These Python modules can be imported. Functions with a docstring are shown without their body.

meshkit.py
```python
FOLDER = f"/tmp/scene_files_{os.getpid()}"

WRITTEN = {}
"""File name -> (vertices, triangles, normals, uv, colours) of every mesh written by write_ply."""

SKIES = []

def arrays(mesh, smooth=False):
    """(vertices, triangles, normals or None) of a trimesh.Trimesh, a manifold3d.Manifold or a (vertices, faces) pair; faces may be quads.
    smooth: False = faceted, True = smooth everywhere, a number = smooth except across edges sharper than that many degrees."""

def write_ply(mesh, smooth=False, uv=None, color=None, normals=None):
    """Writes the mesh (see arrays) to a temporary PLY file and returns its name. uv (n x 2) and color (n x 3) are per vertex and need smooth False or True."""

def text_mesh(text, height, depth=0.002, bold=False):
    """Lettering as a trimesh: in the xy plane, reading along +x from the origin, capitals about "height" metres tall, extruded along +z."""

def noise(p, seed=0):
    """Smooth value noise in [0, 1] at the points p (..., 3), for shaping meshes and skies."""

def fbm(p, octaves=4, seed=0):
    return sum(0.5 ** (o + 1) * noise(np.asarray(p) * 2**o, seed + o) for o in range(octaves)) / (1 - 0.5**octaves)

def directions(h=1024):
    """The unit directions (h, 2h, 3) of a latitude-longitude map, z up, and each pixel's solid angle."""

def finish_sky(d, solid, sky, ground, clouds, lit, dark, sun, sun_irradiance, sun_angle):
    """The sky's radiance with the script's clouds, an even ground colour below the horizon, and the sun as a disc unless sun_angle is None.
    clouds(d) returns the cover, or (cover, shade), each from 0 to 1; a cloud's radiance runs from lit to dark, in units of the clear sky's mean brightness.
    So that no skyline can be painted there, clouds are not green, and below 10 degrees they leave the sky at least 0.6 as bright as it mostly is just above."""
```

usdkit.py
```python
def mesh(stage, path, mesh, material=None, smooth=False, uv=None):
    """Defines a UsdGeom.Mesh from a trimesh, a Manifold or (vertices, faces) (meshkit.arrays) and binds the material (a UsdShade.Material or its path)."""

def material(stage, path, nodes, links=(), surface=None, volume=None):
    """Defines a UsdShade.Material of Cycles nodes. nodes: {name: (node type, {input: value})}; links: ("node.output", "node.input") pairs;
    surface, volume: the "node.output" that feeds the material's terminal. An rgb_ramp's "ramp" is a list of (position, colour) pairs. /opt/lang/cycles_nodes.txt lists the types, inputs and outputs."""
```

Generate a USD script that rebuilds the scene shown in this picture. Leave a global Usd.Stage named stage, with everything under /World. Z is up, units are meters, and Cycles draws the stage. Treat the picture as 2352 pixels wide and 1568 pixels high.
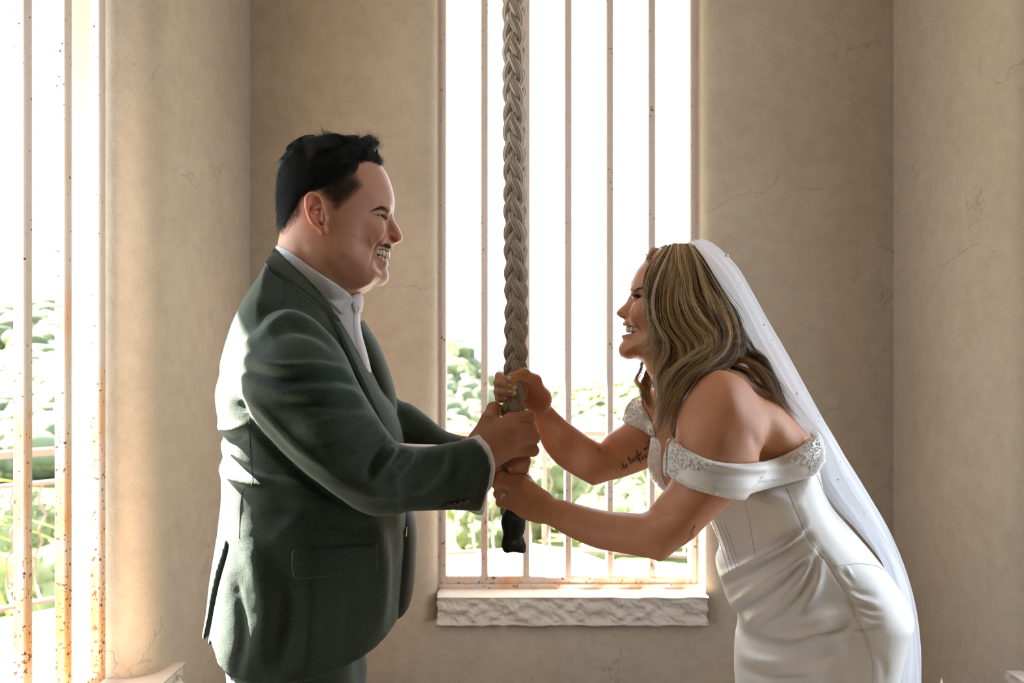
import math, numpy as np, trimesh, usdkit, meshkit
from pxr import Usd, UsdGeom, UsdLux, UsdShade, Gf, Sdf, Vt
from scipy import ndimage, sparse
from scipy.spatial import Delaunay, cKDTree
import shapely
from shapely.geometry import Polygon, Point, LineString

stage = Usd.Stage.CreateInMemory()
UsdGeom.SetStageUpAxis(stage, 'Z'); UsdGeom.SetStageMetersPerUnit(stage, 1.0)
UsdGeom.Xform.Define(stage, '/World')
FPX, CX, HY, CZ = 1700.0, 1176.0, 830.0, 1.40       # focal length in pixels, principal column, horizon row, eye height

# ---- camera, sky, sun, exposure ----
cam = UsdGeom.Camera.Define(stage, '/World/camera')
cam.CreateHorizontalApertureAttr(36.0); cam.CreateVerticalApertureAttr(24.0)
cam.CreateFocalLengthAttr(36.0 * FPX / 2352)
cam.CreateVerticalApertureOffsetAttr((HY - 784) / 2352 * 36.0)
cam.CreateClippingRangeAttr(Gf.Vec2f(0.05, 20000))
cam.AddTranslateOp().Set(Gf.Vec3d(0, 0, CZ)); cam.AddRotateXOp().Set(90)
cam.CreateFStopAttr(4.5); cam.CreateFocusDistanceAttr(1.22)
cam.CreateExposureAttr(0.97)
SUN = np.array([1.0, -0.42, -1.08]); SUN /= np.linalg.norm(SUN)     # direction in which the sunlight travels
dome = UsdLux.DomeLight.Define(stage, '/World/sky'); dome.CreateIntensityAttr(1.0); dome.CreateColorAttr(Gf.Vec3f(0.74, 0.85, 0.97))
sun = UsdLux.DistantLight.Define(stage, '/World/sun'); sun.CreateNormalizeAttr(True); sun.CreateAngleAttr(0.6); sun.CreateIntensityAttr(13.5); sun.CreateColorAttr(Gf.Vec3f(1.0, 0.94, 0.85))
_rot = Gf.Rotation(Gf.Vec3d(0, 0, -1), Gf.Vec3d(*map(float, SUN)))
sun.AddTransformOp().Set(Gf.Matrix4d().SetRotate(_rot))

# ---- helpers: naming and prims ----
_used = {}
def numbered(name, parent='/World'):
    k = (parent, name); _used[k] = _used.get(k, -1) + 1
    return f'{parent}/{name}' if _used[k] == 0 else f'{parent}/{name}_{_used[k]:03d}'
def tag(prim, label=None, cat=None, group=None, kind=None):
    p = prim.GetPrim() if hasattr(prim, 'GetPrim') else prim
    for k, v in (('label', label), ('category', cat), ('group', group), ('kind', kind)):
        if v: p.SetCustomDataByKey(k, v)
    return p
def thing(name, label, cat, loc=(0, 0, 0), group=None, kind=None, rotz=0, scale=None):
    x = UsdGeom.Xform.Define(stage, numbered(name)); x.AddTranslateOp().Set(Gf.Vec3d(*map(float, loc)))
    if rotz: x.AddRotateZOp().Set(float(rotz))
    if scale is not None: x.AddScaleOp().Set(Gf.Vec3f(*([float(scale)] * 3 if np.ndim(scale) == 0 else map(float, scale))))
    return tag(x, label, cat, group, kind)
def path_of(parent): return '/World' if parent is None else str(parent.GetPath())
def origin_of(parent):
    if parent is None: return np.zeros(3)
    t = UsdGeom.XformCache().GetLocalToWorldTransform(parent).ExtractTranslation()
    return np.array(t)
def put(name, mesh, mat, parent=None, smooth=False, label=None, cat=None, group=None, kind=None, cols=None, world=True):
    """One Mesh prim. World coordinates are moved into the parent's frame. cols: per-vertex colour primvar named tint."""
    if isinstance(mesh, (list,)): mesh = trimesh.util.concatenate(mesh)
    v, f, n = meshkit.arrays(mesh, smooth)
    if world and parent is not None: v = v - origin_of(parent)
    m = usdkit.mesh(stage, numbered(name, path_of(parent)), (v, f), mat)
    if n is not None:
        m.CreateNormalsAttr(Vt.Vec3fArray.FromNumpy(n.astype(np.float32))); m.SetNormalsInterpolation('vertex')
    if cols is not None:
        pv = UsdGeom.PrimvarsAPI(m).CreatePrimvar('tint', Sdf.ValueTypeNames.Color3fArray, 'vertex'); pv.Set(Vt.Vec3fArray.FromNumpy(np.asarray(cols, np.float32)))
    return tag(m, label, cat, group, kind)
def curves(name, strands, widths, mat, parent, label=None, kind=None, cat=None):
    """strands: list of (n,3) arrays in world coordinates; widths: matching list of (n,) arrays or one number."""
    o = origin_of(parent); c = UsdGeom.BasisCurves.Define(stage, numbered(name, path_of(parent)))
    c.CreateTypeAttr('linear'); pts = np.vstack(strands) - o
    c.CreateCurveVertexCountsAttr(Vt.IntArray([len(s) for s in strands]))
    c.CreatePointsAttr(Vt.Vec3fArray.FromNumpy(pts.astype(np.float32)))
    w = np.full(len(pts), widths, np.float32) if isinstance(widths, (int, float)) else np.concatenate(widths).astype(np.float32)
    c.CreateWidthsAttr(Vt.FloatArray.FromNumpy(w)); c.SetWidthsInterpolation('vertex')
    UsdShade.MaterialBindingAPI.Apply(c.GetPrim()).Bind(mat)
    return tag(c, label, cat, None, kind)
def lin(*rgb):
    c = np.array(rgb, float) / 255.0
    return tuple(np.where(c <= 0.04045, c / 12.92, ((c + 0.055) / 1.055) ** 2.4))
_mats = {}
def mat(name, nodes, links=(), surface='p.BSDF', volume=None):
    if name not in _mats: _mats[name] = usdkit.material(stage, '/World/Looks/' + name, nodes, links, surface, volume)
    return _mats[name]
def plain(name, col, rough=0.6, **kw):
    return mat(name, {'p': ('principled_bsdf', {'base_color': col, 'roughness': rough, **kw})})
def mottled(name, c0, c1, scale, rough=0.7, bump=0.0, bscale=None, detail=4, **kw):
    nodes = {'g': ('geometry', {}), 'n': ('noise_texture', {'scale': scale, 'detail': detail}), 'm': ('mix_color', {'a': c0, 'b': c1}), 'p': ('principled_bsdf', {'roughness': rough, **kw})}
    links = [('g.position', 'n.vector'), ('n.fac', 'm.fac'), ('m.result', 'p.base_color')]
    if bump:
        nodes['b'] = ('bump', {'strength': 1.0, 'distance': bump}); nodes['n2'] = ('noise_texture', {'scale': bscale or scale * 4, 'detail': 3})
        links += [('g.position', 'n2.vector'), ('n2.fac', 'b.height'), ('b.normal', 'p.normal')]
    return mat(name, nodes, links)

# ---- helpers: pixels of the photograph to points of the place ----
def P(px, py, d): return np.array([(px - CX) * d / FPX, d, CZ + (HY - py) * d / FPX])
def PP(pts, d): a = np.asarray(pts, float); return np.stack([(a[:, 0] - CX) * d / FPX, np.full(len(a), d) if np.ndim(d) == 0 else d, CZ + (HY - a[:, 1]) * d / FPX], 1)
def pix(v): return np.stack([CX + v[:, 0] / v[:, 1] * FPX, HY - (v[:, 2] - CZ) / v[:, 1] * FPX], 1)
def crom(p, n=8, closed=False):
    """Catmull-Rom curve through the points."""
    p = np.asarray(p, float); q = np.vstack([p[-1:], p, p[:2]]) if closed else np.vstack([2 * p[:1] - p[1:2], p, 2 * p[-1:] - p[-2:-1]])
    t = np.linspace(0, 1, n, endpoint=False)[:, None]; out = []
    for i in range(1, len(q) - 2):
        a, b, c, d = q[i - 1], q[i], q[i + 1], q[i + 2]
        out.append(0.5 * (2 * b + (c - a) * t + (2 * a - 5 * b + 4 * c - d) * t**2 + (3 * b - 3 * c + d - a) * t**3))
    return np.vstack(out) if closed else np.vstack(out + [p[-1:]])
def resample(p, n):
    p = np.asarray(p, float); s = np.r_[0, np.cumsum(np.linalg.norm(np.diff(p, axis=0), axis=1))]
    u = np.linspace(0, s[-1], n); return np.stack([np.interp(u, s, p[:, k]) for k in range(p.shape[1])], 1)

# ---- helpers: solids ----
def box(lo, hi): lo, hi = np.array(lo, float), np.array(hi, float); return trimesh.creation.box(hi - lo, trimesh.transformations.translation_matrix((lo + hi) / 2))
class Turn:
    """A turn about the upright axis through a point: into() goes to the unturned frame, out() back."""
    def __init__(self, c, deg): self.c = np.array([c[0], c[1], 0.0]); self.R = trimesh.transformations.rotation_matrix(np.radians(deg), [0, 0, 1])[:3, :3]
    def into(self, p): return (p - self.c.astype(np.float32)) @ self.R.astype(np.float32) + self.c.astype(np.float32)
    def out(self, p): return (np.asarray(p) - self.c) @ self.R.T + self.c
    def loc(self, px, py, a=0.0):
        """The point of the unturned frame, a metres nearer than the middle plane, that stands behind this pixel once turned."""
        k = (px - CX) / FPX; r = self.R; u = (k * (self.c[1] - a * r[1, 1]) - self.c[0] + a * r[0, 1]) / (r[0, 0] - k * r[1, 0]); w = self.out(np.array([self.c[0] + u, self.c[1] - a, 0.0]))
        return np.array([self.c[0] + u, self.c[1] - a, CZ + (HY - py) * w[1] / FPX])
    def line(self, pts, a=0.0):
        """An outline in pixels as (px, py, depth) rows of the unturned frame."""
        q = np.array([self.loc(x[0], x[1], x[2] if len(x) > 2 else a) for x in pts]); return np.c_[pix(q), q[:, 1]]
    def mesh(self, m): return trimesh.Trimesh(self.out(m.vertices), m.faces, process=False)
def bevel_box(lo, hi, r):
    lo, hi = np.array(lo, float), np.array(hi, float); c = np.array([[x, y, z] for x in (0, 1) for y in (0, 1) for z in (0, 1)])
    pts = []
    for k in range(3):
        o = np.full(3, r); o[k] = 0
        pts.append(np.where(c, hi - o, lo + o))
    return trimesh.convex.convex_hull(np.vstack(pts))
def prism(poly, z0, z1):
    m = trimesh.creation.extrude_polygon(poly if isinstance(poly, Polygon) else Polygon(poly), z1 - z0, engine='earcut'); m.apply_translation([0, 0, z0]); return m
def tube(path, r, sides=8, cap=True):
    p = np.asarray(path, float); r = np.broadcast_to(r, (len(p),)); t = np.gradient(p, axis=0); t /= np.linalg.norm(t, axis=1, keepdims=True) + 1e-12
    a = np.cross(t[0], [0.3, 0.2, 1.0] if abs(t[0][2]) < 0.8 else [1.0, 0.2, 0.1]); A = []
    for k in range(len(p)):
        a = a - t[k] * (a @ t[k]); a /= np.linalg.norm(a) + 1e-12; A.append(a)
    A = np.array(A); Bv = np.cross(t, A); ang = np.arange(sides) * 2 * np.pi / sides
    v = p[:, None] + r[:, None, None] * (np.cos(ang)[None, :, None] * A[:, None] + np.sin(ang)[None, :, None] * Bv[:, None])
    i, j = np.meshgrid(np.arange(len(p) - 1), np.arange(sides), indexing='ij')
    q = np.stack([i * sides + j, i * sides + (j + 1) % sides, (i + 1) * sides + (j + 1) % sides, (i + 1) * sides + j], -1).reshape(-1, 4)
    f = np.vstack([q[:, [0, 1, 2]], q[:, [0, 2, 3]]]); v = v.reshape(-1, 3)
    if cap:
        n = len(v); v = np.vstack([v, p[0], p[-1]]); j = np.arange(sides); e = (len(p) - 1) * sides
        f = np.vstack([f, np.stack([np.full(sides, n), (j + 1) % sides, j], 1), np.stack([np.full(sides, n + 1), e + j, e + (j + 1) % sides], 1)])
    return trimesh.Trimesh(v, f, process=False)
def bar(a, b, w, d, up=(0, 0, 1)):
    """Rectangular bar between two points."""
    a, b = np.array(a, float), np.array(b, float); t = (b - a) / np.linalg.norm(b - a); s = np.cross(t, up); s /= np.linalg.norm(s); u = np.cross(s, t)
    v = np.array([q + s * w / 2 * i + u * d / 2 * j for q in (a, b) for i, j in ((-1, -1), (1, -1), (1, 1), (-1, 1))])
    return trimesh.convex.convex_hull(v)
def noise1(p, scale, seed=0, octaves=3): return meshkit.fbm(np.asarray(p) * scale, octaves, seed) * 2 - 1

# ---- helpers: signed distance shapes, meshed by sparse surface nets ----
def smin(a, b, k):
    h = np.clip(0.5 + 0.5 * (b - a) / k, 0, 1); return b + (a - b) * h - k * h * (1 - h)
def smax(a, b, k): return -smin(-a, -b, k)
def rcone(p, a, b, ra, rb):
    a, b = np.asarray(a, np.float32), np.asarray(b, np.float32); ba = b - a; pa = p - a
    t = np.clip((pa @ ba) / (ba @ ba), 0, 1); return np.linalg.norm(pa - t[:, None] * ba, axis=1) - (ra + t * (rb - ra))
def ell(p, c, r, R=None):
    q = p - np.asarray(c, np.float32)
    if R is not None: q = q @ np.asarray(R, np.float32)
    r = np.asarray(r, np.float32); k0 = np.linalg.norm(q / r, axis=1); k1 = np.linalg.norm(q / (r * r), axis=1)
    return k0 * (k0 - 1) / np.maximum(k1, 1e-9)
def rot(axis, deg): return trimesh.transformations.rotation_matrix(np.radians(deg), axis)[:3, :3]
def chain(p, pts, rs, k):
    d = None
    for i in range(len(pts) - 1):
        e = rcone(p, pts[i], pts[i + 1], rs[i], rs[i + 1]); d = e if d is None else smin(d, e, k)
    return d
def sd_poly(q, poly):
    """Signed distance (inside negative) of points (N,2) to a closed polygon."""
    v = np.asarray(poly, np.float32); d = np.full(len(q), 1e9, np.float32); s = np.zeros(len(q), bool)
    for i in range(len(v)):
        a, b = v[i], v[(i + 1) % len(v)]; e = b - a; w = q - a
        t = np.clip((w @ e) / max(e @ e, 1e-12), 0, 1); d = np.minimum(d, ((w - t[:, None] * e) ** 2).sum(1))
        c = ((a[1] <= q[:, 1]) != (b[1] <= q[:, 1]))
        if c.any(): s ^= c & (q[:, 0] < a[0] + (q[:, 1] - a[1]) / (e[1] if abs(e[1]) > 1e-12 else 1e-12) * e[0])
    d = np.sqrt(d); return np.where(s, -d, d)
def idw(src, val, X, Z, p=4):
    q = np.stack([X.ravel(), Z.ravel()], 1); out = np.empty(len(q))
    for c in range(0, len(q), 20000):
        w = 1.0 / (((q[c:c + 20000, None] - src[None]) ** 2).sum(2) + 4e-5) ** (p / 2); out[c:c + 20000] = (w * val).sum(1) / w.sum(1)
    return out.reshape(X.shape)
class Inflate:
    """A rounded solid from a side outline [(px, py[, depth[, half-thickness]])]; w^2 = W^2 (2t - t^2), t = distance inside / R. clip: a second outline it is cut to."""
    def __init__(self, outline, d=None, W=None, R=None, yc=None, n=5, res=0.002, blur=1.0, pad=0.07, clip=None, ck=0.004, ctrl=None, persp=True, esm=5):
        o = np.asarray(outline, float)
        if o.shape[1] == 2: o = np.c_[o, np.full(len(o), d)]
        o = crom(o, n, True) if n > 1 else o
        q3 = PP(o[:, :2], o[:, 2]); q = q3[:, [0, 2]]; self.res = res
        if ctrl is not None: c = np.asarray(ctrl, float); wl = idw(PP(c[:, :2], c[:, 2])[:, [0, 2]], c[:, 3], q[:, 0], q[:, 1]); rl = wl if R is None else R
        else: wl, rl = (W, R)
        if persp:                                          # the rounding nearer to (or farther from) the eye widens the outline: draw it in by as much
            tg = np.roll(q, -1, 0) - np.roll(q, 1, 0); nm = np.stack([tg[:, 1], -tg[:, 0]], 1) / (np.linalg.norm(tg, axis=1)[:, None] + 1e-9); nm *= np.sign(np.sum(q[:, 0] * np.roll(q[:, 1], -1) - np.roll(q[:, 0], -1) * q[:, 1]))
            e = ((((q - [0, CZ]) * nm).sum(1) * wl / o[:, 2]) ** 2 / (2 * rl)); e = ndimage.gaussian_filter1d(np.minimum(e, .08), esm, mode='wrap'); q = q - nm * e[:, None]
        self.lo = q.min(0) - pad; hi = q.max(0) + pad; nx = np.ceil((hi - self.lo) / res).astype(int) + 1
        X, Z = np.meshgrid(np.arange(nx[0]) * res + self.lo[0], np.arange(nx[1]) * res + self.lo[1], indexing='ij'); G = np.stack([X.ravel(), Z.ravel()], 1).astype(np.float32)
        s = -sd_poly(G, q).reshape(X.shape)
        if blur: s = ndimage.gaussian_filter(s, blur)
        if ctrl is not None:                               # control points (px, py, depth, half-thickness)
            c = np.asarray(ctrl, float); c3 = PP(c[:, :2], c[:, 2])[:, [0, 2]]; sg = 0.014 / res; A = ndimage.gaussian_filter(idw(c3, c[:, 3], X, Z, 3), sg); self.Y = ndimage.gaussian_filter(idw(c3, c[:, 2], X, Z, 3), sg).astype(np.float32); Wm, Rm = A, A if R is None else R
        else:
            self.Y = np.full(X.shape, d if yc is None else yc, np.float32); Wm, Rm = (W(X, Z) if callable(W) else W), R
        t = np.minimum(s / Rm, 1.0); self.g = (np.asarray(Wm) ** 2 * (2 * t - t * t)).astype(np.float32)
        gx, gz = np.gradient(self.g, res); self.gg = (gx**2 + gz**2).astype(np.float32); self.c = None; self.ck = ck
        if clip is not None:
            c = np.asarray(clip, float); c = c if c.shape[1] == 3 else np.c_[c, np.full(len(c), d if d is not None else np.mean(o[:, 2]))]
            self.c = sd_poly(G, PP(c[:, :2], c[:, 2])[:, [0, 2]]).reshape(X.shape).astype(np.float32)
    def _at(self, arr, p):
        c = ((p[:, [0, 2]] - self.lo) / self.res).T; return ndimage.map_coordinates(arr, c, order=1, mode='nearest')
    def __call__(self, p):
        y = p[:, 1] - self._at(self.Y, p); g = self._at(self.g, p); gg = self._at(self.gg, p)
        v = (y * y - g) / np.sqrt(4 * np.maximum(g, 0) + gg + 1e-8)
        return v if self.c is None else smax(v, self._at(self.c, p), self.ck)
    def bounds(self):
        w = math.sqrt(max(self.g.max(), 1e-6)); hi = self.lo + (np.array(self.g.shape) - 1) * self.res
        return np.array([self.lo[0] + .04, self.Y.min() - w - .015, self.lo[1] + .04]), np.array([hi[0] - .04, self.Y.max() + w + .015, hi[1] - .04])
def nets(f, lo, hi, h, lip=2.6, extra=0.0):
    B = 8; bs = B * h; lo = np.array(lo, float); nb = np.ceil((np.array(hi, float) - lo) / bs).astype(int)
    I = np.stack(np.meshgrid(*[np.arange(k) for k in nb], indexing='ij'), -1).reshape(-1, 3)
    keep = []
    for c in range(0, len(I), 400000):
        keep.append(np.abs(f((lo + (I[c:c + 400000] + 0.5) * bs).astype(np.float32))) < bs * 0.87 * lip + extra)
    I = I[np.concatenate(keep)]
    L = np.stack(np.meshgrid(*[np.arange(B + 1)] * 3, indexing='ij'), -1).reshape(-1, 3)
    keys, verts, quads = [], [], []; N = np.int64(1 << 20)
    off = np.array([[0, 0, 0], [1, 0, 0], [0, 1, 0], [1, 1, 0], [0, 0, 1], [1, 0, 1], [0, 1, 1], [1, 1, 1]])
    edges = [(0, 1), (2, 3), (4, 5), (6, 7), (0, 2), (1, 3), (4, 6), (5, 7), (0, 4), (1, 5), (2, 6), (3, 7)]
    for c in range(0, len(I), 600):
        b = I[c:c + 600]; gi = b[:, None] * B + L[None]
        val = f((lo + gi.reshape(-1, 3) * h).astype(np.float32)).reshape(len(b), B + 1, B + 1, B + 1)
        cv = np.stack([val[:, o[0]:B + o[0], o[1]:B + o[1], o[2]:B + o[2]] for o in off], -1); s = cv < 0
        mix = s.any(-1) & ~s.all(-1); w = np.argwhere(mix)
        if not len(w): continue
        cv = cv[mix]; s = s[mix]; cell = b[w[:, 0]] * B + w[:, 1:]
        acc = np.zeros((len(cv), 3)); cnt = np.zeros(len(cv))
        for a, e in edges:
            x = s[:, a] != s[:, e]; t = np.where(x, cv[:, a] / np.where(x, cv[:, a] - cv[:, e], 1), 0)
            acc += x[:, None] * (off[a] + t[:, None] * (off[e] - off[a])); cnt += x
        keys.append((cell[:, 0] * N + cell[:, 1]) * N + cell[:, 2]); verts.append(lo + (cell + acc / cnt[:, None]) * h)
        for ax, e in ((0, 1), (1, 2), (2, 4)):
            x = s[:, 0] != s[:, e]; u, v2 = (ax + 1) % 3, (ax + 2) % 3; du, dv = np.eye(3, dtype=int)[u], np.eye(3, dtype=int)[v2]; q = cell[x]
            K = [((r[:, 0] * N + r[:, 1]) * N + r[:, 2]) for r in (q - du - dv, q - dv, q, q - du)]
            K = np.stack(K, 1); fl = s[x, 0]; K = np.where(fl[:, None], K, K[:, ::-1]); quads.append(K)
    keys = np.concatenate(keys); verts = np.vstack(verts); quads = np.vstack(quads)
    o = np.argsort(keys); keys, verts = keys[o], verts[o]; ix = np.clip(np.searchsorted(keys, quads), 0, len(keys) - 1)
    ok = (keys[ix] == quads).all(1); ix = ix[ok]
    return trimesh.Trimesh(verts, np.vstack([ix[:, [0, 1, 2]], ix[:, [0, 2, 3]]]), process=False)
def smooth_mesh(m, n=6, lam=0.5, mu=-0.52):
    f = np.asarray(m.faces); e = np.vstack([f[:, [0, 1]], f[:, [1, 2]], f[:, [2, 0]]]); e = np.vstack([e, e[:, ::-1]]); N = len(m.vertices)
    A = sparse.csr_matrix((np.ones(len(e)), (e[:, 0], e[:, 1])), shape=(N, N)); A.data[:] = 1.0; L = sparse.diags(1.0 / np.maximum(np.asarray(A.sum(1)).ravel(), 1)) @ A; v = np.array(m.vertices)
    for k in range(n):
        v += lam * (L @ v - v); v += mu * (L @ v - v)
    return trimesh.Trimesh(v, f, process=False)

# ---- helpers: drawing on a surface as seen from the photograph's side, then leaving real geometry there ----
class Caster:
    def __init__(self, meshes):
        self.m = trimesh.util.concatenate(meshes) if isinstance(meshes, (list, tuple)) else meshes
        self.rt = trimesh.ray.ray_pyembree.RayMeshIntersector(self.m, scale_to_box=False) if trimesh.ray.has_embree else self.m.ray
        self.vn = np.array(self.m.vertex_normals)
    def __call__(self, px, far=False):
        px = np.asarray(px, float); d = np.stack([(px[:, 0] - CX) / FPX, np.ones(len(px)), (HY - px[:, 1]) / FPX], 1)
        o = np.tile([0.0, 0.0, CZ], (len(px), 1)); dn = d / np.linalg.norm(d, axis=1, keepdims=True)
        loc, ri, ti = self.rt.intersects_location(o, dn, multiple_hits=False)
        pts = np.full((len(px), 3), np.nan); nn = np.full((len(px), 3), np.nan)
        pts[ri] = loc
        tri = self.m.faces[ti]; bc = trimesh.triangles.points_to_barycentric(self.m.triangles[ti], loc)
        n = (self.vn[tri] * bc[:, :, None]).sum(1); nn[ri] = n / (np.linalg.norm(n, axis=1, keepdims=True) + 1e-12)
        bad = np.isnan(pts[:, 0])
        if bad.any() and (~bad).any():           # pixels past the silhouette: nearest hit's depth
            _, j = cKDTree(px[~bad]).query(px[bad]); good = np.where(~bad)[0][j]
            pts[bad] = d[bad] * pts[good, 1][:, None] + [0, 0, CZ]; nn[bad] = nn[good]
        return pts, nn
def patch(cast, poly, thick, step=4.0, lift=0.0, round_=True, closed_curve=3, smooth=0, sinkedge=0.3, relief=None, edge=6.0):
    """A sheet of cloth (or other layer) of real thickness lying on the surface within a pixel outline."""
    o = crom(poly, closed_curve, True) if closed_curve > 1 else np.asarray(poly, float); pg = Polygon(o).buffer(0)
    if pg.geom_type != 'Polygon': pg = max(pg.geoms, key=lambda g: g.area)
    ring = np.array(pg.exterior.coords)[:-1]; n = max(12, int(pg.exterior.length / step)); ring = resample(np.vstack([ring, ring[:1]]), n + 1)[:-1]
    x0, y0, x1, y1 = pg.bounds; gx, gy = np.meshgrid(np.arange(x0, x1, step), np.arange(y0, y1, step * 0.87)); gx[1::2] += step / 2
    g = np.stack([gx.ravel(), gy.ravel()], 1); inner = pg.buffer(-step * 0.6); g = g[shapely.contains_xy(inner, g[:, 0], g[:, 1])]
    px = np.vstack([ring, g]); tri = Delaunay(px).simplices; c = px[tri].mean(1); tri = tri[shapely.contains_xy(pg, c[:, 0], c[:, 1])]
    e1, e2 = px[tri[:, 1]] - px[tri[:, 0]], px[tri[:, 2]] - px[tri[:, 0]]; fl = (e1[:, 0] * e2[:, 1] - e1[:, 1] * e2[:, 0]) > 0; tri[fl] = tri[fl][:, ::-1]
    pts, nn = cast(px)
    if smooth:
        A = [[] for _ in px]
        for a, b, cc in tri:
            A[a] += [b, cc]; A[b] += [a, cc]; A[cc] += [a, b]
        A = [np.unique(a) if len(a) else np.array([i]) for i, a in enumerate(A)]
        y = pts[:, 1].copy()
        for _ in range(smooth): y = np.minimum(np.array([0.5 * y[i] + 0.5 * y[a].mean() for i, a in enumerate(A)]), pts[:, 1])
        pts = pts * (y / pts[:, 1])[:, None] * 1.0; pts[:, 2] = CZ + (HY - px[:, 1]) / FPX * y; pts[:, 0] = (px[:, 0] - CX) / FPX * y
    ed = shapely.distance(shapely.boundary(pg), shapely.points(px)); prof = np.sqrt(np.clip(1 - (1 - np.clip(ed / edge, 0, 1)) ** 2, 0, 1)) if round_ else np.ones(len(px))
    hgt = lift + thick * (sinkedge + (1 - sinkedge) * prof)
    if relief is not None: hgt = hgt + relief(px)
    top = pts + nn * hgt[:, None]; bot = pts + nn * (lift - 0.002 if lift == 0 else lift)
    m = len(px); nr = len(ring); i = np.arange(nr); j = (i + 1) % nr
    sg = 1 if np.sum(ring[:, 0] * np.roll(ring[:, 1], -1) - np.roll(ring[:, 0], -1) * ring[:, 1]) > 0 else -1
    s1, s2 = np.stack([i, j, j + m], 1), np.stack([i, j + m, i + m], 1)
    if sg < 0: s1, s2 = s1[:, ::-1], s2[:, ::-1]
    return trimesh.Trimesh(np.vstack([top, bot]), np.vstack([tri, tri[:, ::-1] + m, s1, s2]), process=False)
def seam(cast, line, r, lift=0.0, n=None, sides=6, curve=4):
    l = crom(line, curve); l = resample(l, n or max(6, int(LineString(l).length / 6))); p, nn = cast(l); p = p + nn * lift
    return tube(p, r, sides)
def fold(mesh, lines, near=True, ymax=None):
    """Push a cloth mesh out (+) or in (-) along polylines drawn in pixels: (line, amplitude in metres, width in pixels)."""
    v = np.array(mesh.vertices); n = np.array(mesh.vertex_normals); q = pix(v); h = np.zeros(len(v)); facing = np.clip(-n[:, 1] * 2.0 + 0.35, 0, 1)
    if ymax is not None: facing = facing * (v[:, 1] < ymax)
    for line, amp, wd in lines:
        l = resample(crom(line, 5), 40); lo, hi = l.min(0) - 3 * wd, l.max(0) + 3 * wd
        w = np.where(((q > lo) & (q < hi)).all(1) & (facing > 0))[0]
        if not len(w): continue
        d, k = cKDTree(l).query(q[w]); s = k / 39.0
        h[w] += amp * np.exp(-(d / wd) ** 2) * np.sin(np.pi * np.clip(s * 0.9 + 0.05, 0, 1)) ** 0.6
    return trimesh.Trimesh(v + n * (h * facing)[:, None], mesh.faces, process=False)
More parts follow.
